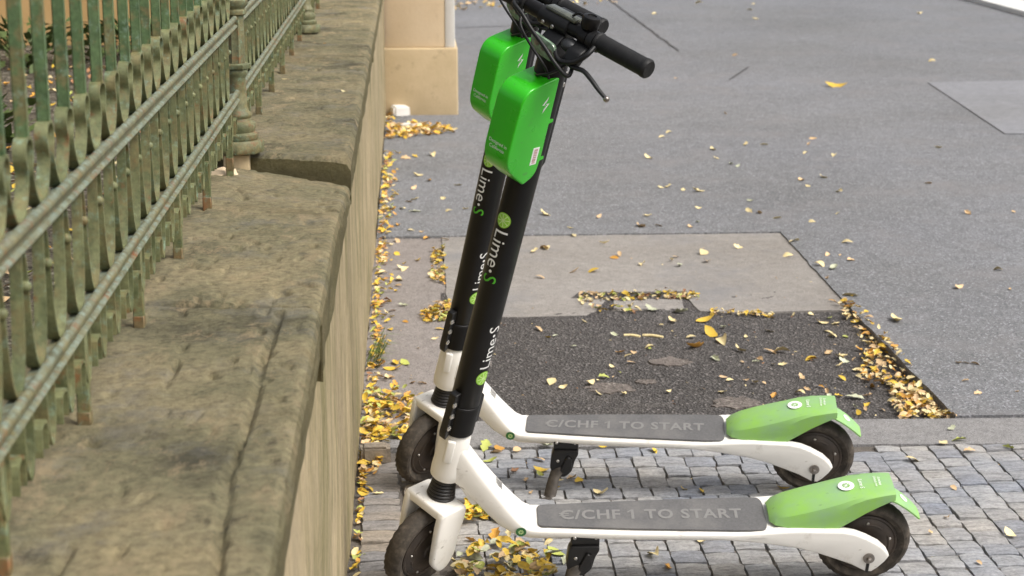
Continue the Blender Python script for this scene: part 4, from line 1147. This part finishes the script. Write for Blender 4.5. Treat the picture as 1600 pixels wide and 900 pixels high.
Z(850, 340, 3.2, [(148, 90, 'p'), (300, 130, 'p', 13), (10, 155, 'p'), (377, 187, 't'), (495, 235, 'p', 13), (660, 197, 't', 10), (800, 178, 'p', 17), (815, 220, 't', 12), (968, 150, 'p', 13), (1220, 192, 'p', 12), (478, 45, 't', 18), (130, 55, 'p', 8), (1250, 120, 'p', 15), (1375, 240, 'p', 15), (1415, 187, 't'), (1450, 258, 'e', 14), (1420, 305, 't', 13), (1515, 127, 'p', 18), (1535, 215, 't', 12), (1480, 190, 't', 8), (1165, 5, 'p', 12), (1340, 22, 'p', 8), (1530, 392, 'p', 20),
    (60, 592, 'e', 10), (20, 600, 'y', 9), (530, 658, 'g', 8), (420, 692, 'p', 11), (640, 520, 'p', 16), (585, 538, 'p', 9), (540, 460, 'e', 19), (680, 475, 'e', 22), (895, 552, 'e', 14), (840, 585, 'y', 24), (735, 600, 'p', 12), (1010, 600, 'p', 9), (975, 665, 'p', 19), (860, 710, 'e', 16), (1185, 675, 'p', 22), (1130, 670, 't', 18), (1080, 712, 't', 14), (995, 725, 't', 6), (1125, 570, 'p', 12), (1430, 680, 'p', 13), (1485, 700, 'p', 16), (1420, 575, 'p', 15), (1440, 598, 'p', 12), (1505, 600, 'g', 8), (1385, 530, 'p', 16), (1460, 535, 'p', 18), (1425, 505, 'g', 14), (1570, 765, 'p', 14), (895, 800, 't', 11), (930, 815, 'p', 9), (1010, 815, 't', 9), (1055, 828, 'p', 13), (1100, 828, 't', 6), (795, 858, 't', 8), (895, 875, 'p', 16), (620, 875, 'p', 13), (300, 800, 'g', 18), (375, 775, 'g', 7), (230, 830, 'p', 18), (40, 822, 'p', 17), (95, 850, 'p', 12), (200, 520, 'p', 8), (1250, 490, 'p', 9), (1335, 485, 'p', 8), (270, 880, 'p', 11), (400, 885, 'p', 12)])
leaf(850+245/3.2, 340+268/3.2, 'y', 16, 'single bright yellow leaf in the middle of the pale concrete slab')
leaf(850+760/3.2, 340+650/3.2, 'o', 31, 'large curled orange brown leaf in the middle of the dark asphalt patch')
leaf(850+810/3.2, 340+518/3.2, 'y', 26, 'jagged bright yellow leaf near the far edge of the dark asphalt patch')
leaf(850+900/3.2, 340+620/3.2, 'p', 27, 'large flat pale leaf right of the big orange leaf on the dark asphalt patch')
Z(1200, 420, 3.215, [(955, 97, 't', 17), (1215, 105, 't', 10), (640, 262, 'p', 28), (990, 475, 't', 12), (1040, 480, 't', 13), (990, 565, 't', 10), (1055, 628, 't', 12), (1250, 620, 't', 7), (1155, 8, 'p', 13), (920, 805, 'e', 13), (880, 880, 'p', 19), (960, 862, 'g', 20), (955, 475, 't', 10), (1568, 740, 'o', 10), (690, 740, 't', 16), (500, 640, 't', 14), (435, 648, 'e', 22), (355, 640, 'y', 11), (490, 705, 't', 10), (570, 708, 't', 14), (30, 640, 'o', 13), (600, 580, 'p', 18), (520, 495, 'p', 17), (455, 510, 'p', 15), (540, 515, 'o', 12), (530, 355, 'p', 13), (515, 430, 'p', 19), (460, 410, 'o', 14), (300, 425, 't', 13), (365, 445, 'p', 19), (390, 345, 'g', 9), (475, 315, 't', 10)])
Z(1000, 0, 2.647, [(90, 567, 'p', 11), (120, 550, 'p', 9), (35, 655, 'p', 13), (300, 620, 'p', 12), (315, 655, 'p', 8), (437, 600, 'p', 10), (513, 600, 'p', 11), (375, 680, 'e', 10), (403, 690, 'e', 10), (700, 598, 't', 11), (716, 575, 't', 9), (685, 635, 'p', 8), (803, 645, 'p', 11), (1232, 612, 'p', 10), (668, 747, 't', 12), (755, 735, 'p', 12), (695, 772, 'p', 9), (828, 795, 'p', 12), (1192, 760, 't', 12), (115, 775, 'p', 13), (178, 787, 'p', 9), (240, 793, 'p', 17), (85, 778, 'p', 9), (1357, 885, 't', 15), (1547, 878, 't', 9), (817, 885, 'p', 11), (240, 862, 'p', 8), (30, 895, 'p', 10), (352, 470, 't', 7), (1207, 255, 'p', 9), (1155, 58, 'p', 11), (242, 15, 'p', 10), (467, 18, 'p', 10), (453, 42, 'p', 8), (478, 80, 'p', 8), (390, 230, 't', 12), (150, 325, 't', 6), (60, 60, 'p', 7)])
leaf(1000+810/2.647, 358/2.647, 'y', 24, 'large pale yellow leaf alone on the open asphalt beyond the slab')
Z(580, 360, 3.46, [(140, 130, 'y', 11), (140, 60, 't', 14), (180, 180, 'y', 9), (165, 207, 'p', 16), (150, 270, 'p', 17), (135, 330, 'y', 9), (175, 410, 'e', 13), (185, 495, 'o', 11), (105, 537, 'y', 13), (300, 45, 'o', 13), (395, 50, 't', 13), (130, 835, 'o', 14), (225, 825, 'o', 13), (275, 830, 't', 13), (185, 722, 'g', 19), (100, 800, 't', 14), (130, 720, 'y', 18), (110, 470, 'p', 8), (345, 490, 'e', 8), (370, 535, 'y', 13), (30, 130, 'o', 9), (30, 235, 'y', 15), (60, 236, 'p', 12), (30, 325, 'p', 9), (20, 395, 'y', 12), (15, 500, 'y', 13), (35, 545, 'o', 12), (20, 575, 'p', 14), (50, 590, 'p', 12), (345, 590, 'p', 9), (255, 640, 't', 6)])
leaf(580+112/3.46, 360+437/3.46, 'o', 14, 'bright orange yellow leaf alone on the paving beside the wall, halfway up')
leaf(580+130/3.46, 360+752/3.46, 'y', 25, 'large folded yellow orange leaf on the paving left of the far scooter')
leaf(580+35/3.46, 360+735/3.46, 'o', 26, 'large veined orange leaf leaning at the wall foot above the leaf drift')
Z(540, 140, 2.5, [(340, 258, 'p', 14), (280, 338, 'p', 13), (328, 357, 'o', 13), (440, 375, 'p', 13), (265, 388, 't', 11), (270, 430, 'p', 13), (385, 428, 'p', 11), (172, 467, 'p', 11), (222, 467, 'p', 10), (272, 478, 'e', 15), (403, 475, 'p', 9), (467, 468, 'p', 9), (205, 530, 'o', 13), (255, 552, 'p', 9), (300, 557, 't', 9), (775, 490, 'p', 18), (775, 620, 't', 14), (190, 325, 'o', 10), (270, 262, 'y', 10), (235, 270, 't', 12), (200, 360, 't', 9), (150, 405, 'y', 9), (245, 440, 't', 9)])
# on the stones under and round the scooters
for q in [(758, 697, 'g', 24), (808, 703, 't', 20), (766, 722, 'g', 19), (803, 738, 'b', 16), (842, 718, 't', 20), (845, 742, 'g', 13), (822, 752, 't', 15), (870, 752, 'p', 16), (869, 763, 'y', 11), (893, 748, 't', 16), (905, 753, 'y', 15), (940, 772, 'p', 26), (1020, 704, 'y', 18), (1024, 706, 'g', 12), (1095, 768, 'y', 14), (1222, 764, 'y', 18), (1042, 888, 'o', 24), (1097, 847, 'p', 20), (858, 844, 'y', 14), (852, 697, 'e', 20), (945, 698, 'y', 14), (870, 866, 'g', 30), (884, 876, 'e', 26), (1425, 719, 'p', 20), (1515, 705, 't', 14), (1481, 809, 't', 14), (1453, 833, 't', 14), (1490, 763, 't', 12), (1578, 836, 'p', 22), (1068, 765, 'y', 10), (775, 708, 't', 16), (756, 775, 'p', 12), (575, 764, 'y', 17), (566, 773, 'y', 14), (590, 772, 'p', 14), (562, 784, 'y', 9), (760, 858, 'o', 13), (672, 820, 'y', 8), (790, 820, 't', 13), (735, 845, 'o', 14), (1575, 700, 'g', 14), (690, 765, 'o', 9), (1380, 890, 't', 12), (830, 770, 't', 12), (1530, 880, 't', 11)]: leaf(*q)
leaf(780, 702, 'o', 27, 'large orange maple coloured leaf on the kerb strip left of the far kickstand')
leaf(847, 736, 'y', 24, 'bright yellow leaf on the cobbles beside the far kickstand')
leaf(1026, 868, 'p', 30, 'large cream leaf on the cobbles under the near scooter deck, right of its kickstand')
leaf(776, 840, 'o', 34, 'large orange leaf on the cobbles right of the near front wheel')
xr = random.Random(314)
for k in range(300-NLEAF-2):
    if k % 3 == 0: px, py = xr.uniform(1180, 1400), xr.uniform(560, 650)
    elif k % 3 == 1: px, py = xr.uniform(820, 1330), xr.uniform(492, 640)
    else: px, py = xr.uniform(610, 1250), xr.choice([xr.uniform(380, 450), xr.uniform(300, 356)])
    if 680 < px < 790 or (py > 600 and px < 1180): px = xr.uniform(1200, 1380)
    leaf(px, py, xr.choice('ppttpyoe'), xr.uniform(9, 15))
print('single leaves', NLEAF)
SHORT = {'far': 'open grey asphalt', 'slab': 'pale concrete slab', 'patch': 'dark sunken patch', 'gutter': 'paving by the wall', 'cobble': 'cobblestones', 'kerb': 'smooth kerb strip', 'lane': 'asphalt by the wall'}
ORD = ['leftmost', 'second', 'third', 'fourth', 'fifth', 'sixth', 'seventh', 'eighth', 'ninth']; NUM = ['', '', 'two', 'three', 'four', 'five', 'six', 'seven', 'eight', 'nine']
for zn in SHORT:
    L = [a for a in AUTO if a[3] == zn]
    if not L: continue
    xs = sorted(a[0] for a in L); ys = sorted(a[1] for a in L); q = lambda v, f: v[int((len(v)-1)*f)]
    cells = {}
    for a in L:
        cx = 0 if a[0] <= q(xs, .33) else 1 if a[0] <= q(xs, .66) else 2
        cy = 0 if a[1] <= q(ys, .33) else 1 if a[1] <= q(ys, .66) else 2
        cells.setdefault((a[2], 'large' if a[4] > .040 else 'small', cx, cy), []).append(a)
    for (cn, sz, cx, cy), G_ in cells.items():
        G_.sort(key=lambda a: a[0])
        where = ['far', 'middle', 'near'][cy]+' '+['left', 'centre', 'right'][cx]
        for i, a in enumerate(G_):
            if len(G_) == 1: a[5]['label'] = f'{sz} {cn} leaf on the {SHORT[zn]}, {where} part'
            elif i < 9: a[5]['label'] = f'{sz} {cn} leaf on the {SHORT[zn]}, {where} part, {ORD[i]} of {NUM[min(9, len(G_))]}'

# ---- drifts
G = random.Random(77)
def spots(n, poly, zoff=.002, heap=.012):
    out = []
    xs = [p[0] for p in poly]; ys = [p[1] for p in poly]
    def ins(x, y):
        r = False
        for i in range(len(poly)):
            (xa, ya), (xb, yb) = poly[i-1], poly[i]
            if (ya > y) != (yb > y) and x < (xb-xa)*(y-ya)/(yb-ya)+xa: r = not r
        return r
    while len(out) < n:
        x, y = G.uniform(min(xs), max(xs)), G.uniform(min(ys), max(ys))
        if not ins(x, y): continue
        p = at(x, y); 
        if p.x < XW+.01: continue
        z = surf(p.x, p.y); out.append((p.x, p.y, z+zoff+abs(G.gauss(0, heap))))
    return out
C1 = ['yellow', 'yellow', 'pale', 'yellow', 'green', 'tan', 'orange']
leaf_pile('leaf_drift', spots(130, [(562, 618), (580, 610), (640, 614), (668, 622), (652, 650), (610, 648), (575, 652), (556, 668)]) + spots(120, [(556, 655), (620, 668), (655, 660), (648, 678), (600, 692), (552, 700)]), C1, 'drift of yellow and green leaves between the wall foot and the far front wheel', size=(.022, .040))
leaf_pile('leaf_drift', spots(75, [(556, 690), (600, 690), (596, 740), (552, 750)], heap=.006), C1, 'leaves gathered round the loose stone at the wall foot', size=(.02, .034))
leaf_pile('leaf_drift', spots(125, [(725, 790), (745, 778), (775, 785), (800, 812), (790, 822), (760, 812), (724, 820)], heap=.012), ['yellow', 'yellow', 'yellow', 'pale', 'green'], 'heap of bright yellow leaves just right of the near fork', size=(.022, .038))
leaf_pile('leaf_drift', spots(170, [(710, 880), (735, 862), (765, 852), (812, 852), (868, 872), (872, 900), (840, 935), (715, 935)], heap=.012), ['yellow', 'pale', 'green', 'yellow', 'grey green', 'yellow', 'pale', 'tan'], 'wide drift of mixed leaves on the cobbles at the bottom edge, right of the near front wheel', size=(.026, .046))
corner = [(1296, 468), (1330, 470), (1372, 520), (1402, 545), (1442, 600), (1490, 652), (1412, 652), (1396, 628), (1392, 596), (1352, 585), (1340, 560), (1356, 540), (1330, 500)]
leaf_pile('leaf_drift', spots(400, corner, heap=.009) + spots(60, [(1405, 590), (1440, 610), (1485, 652), (1410, 652)], heap=.016), ['pale', 'tan', 'yellow', 'pale', 'orange', 'tan', 'pale'], 'drift of dry leaves in the corner between the dark patch and the raised asphalt edge', size=(.016, .036))
leaf_pile('leaf_drift', [(q[0], q[1], -.010+abs(G.gauss(0, .006))) for q in spots(170, [(905, 456), (1092, 453), (1092, 470), (1080, 464), (930, 468), (925, 482), (905, 472)])] + spots(30, [(920, 478), (998, 478), (1000, 488), (925, 486)], heap=.006), ['pale', 'yellow', 'pale', 'tan', 'green', 'brown'], 'leaves filling the broken groove in the concrete slab', size=(.016, .032))
leaf_pile('leaf_drift', spots(60, [(1110, 482), (1215, 488), (1215, 493), (1108, 488)], heap=.004), ['pale', 'tan', 'yellow'], 'thin line of leaves along the near edge of the concrete slab', size=(.014, .028))
leaf_pile('leaf_drift', spots(55, [(676, 390), (695, 385), (692, 412), (674, 408)], heap=.006) + spots(55, [(674, 418), (696, 410), (693, 440), (674, 438)], heap=.006), C1, 'two small leaf clumps along the paving joint by the wall', size=(.018, .034))
leaf_pile('leaf_drift', spots(110, [(656, 490), (672, 478), (705, 470), (700, 498), (668, 502)], heap=.008), C1, 'leaf clump against the far scooter stem foot, on the paving joint', size=(.018, .036))
leaf_pile('leaf_drift', spots(190, [(604, 196), (700, 198), (712, 208), (650, 214), (604, 220)], heap=.012) + spots(30, [(603, 170), (615, 172), (613, 195), (603, 195)], heap=.01), ['yellow', 'yellow', 'pale', 'orange', 'tan'], 'long drift of yellow leaves in front of the gate pier', size=(.03, .055))
leaf_pile('leaf_drift', spots(60, [(705, -10), (765, -10), (775, 12), (710, 18)], heap=.01) + spots(30, [(765, 0), (850, -10), (1000, -5), (1000, 6), (900, 14), (780, 16)], heap=.006), ['pale', 'yellow', 'tan', 'tan'], 'blurred leaves on the road beyond the gate pier, at the top edge', size=(.04, .07))
wl = []
for k in range(430):
    y = G.uniform(4.9, 9.6); wl.append((XW+.014+abs(G.gauss(0, .026)), y, surf(XW+.03, y)+.002+abs(G.gauss(0, .006))))
for k in range(60):
    y = G.uniform(3.6, 4.6); wl.append((XW+.012+abs(G.gauss(0, .006)), y, -.006+abs(G.gauss(0, .004))))
leaf_pile('leaf_drift', wl, C1+['brown'], 'line of leaves caught all along the foot of the wall', size=(.016, .036))
fz = []
leaf_pile('leaf_crumbs', [(G.uniform(-.05, 1.5), G.uniform(4.93, 6.1), -.008) for _ in range(120)] + [(G.uniform(.1, 1.5), G.uniform(6.2, 7.4), -.003) for _ in range(25)] + [(G.uniform(XW, 1.6), G.uniform(3.6, 4.6), -.006) for _ in range(60)], ['pale', 'tan', 'brown'], 'tiny leaf crumbs strewn over the patch and the cobbles', size=(.005, .011), tilt=.3)
# scraps on the coping
for px, py, c, s, lb in ((538, 141, 'p', 13, 'cream leaf scrap lying on the far coping stone'), (444, 122, 'p', 9, 'pale leaf scrap beside a railing leg on the far coping stone'), (508, 66, 'o', 6, 'tiny orange leaf scrap on the far coping stone'), (343, 668, 'o', 6, 'tiny orange scrap on the nearest coping stone, left of its crack'), (360, 676, 'o', 7, 'orange scrap touching the crack of the nearest coping stone'), (134, 340, 'p', 9, 'whitish leaf caught behind the nearest railing panel')):
    p = at(px, py, .89); o = link('leaf_scrap', lr.choice(LEAF[CN[c]])); o.location = (p.x, p.y, .8855); k = s*p.y/2900; o.scale = (k, k, k); o.rotation_euler = (0, 0, lr.uniform(0, 6)); setp(o, lb, 'leaf', 'leaf scraps on the coping')
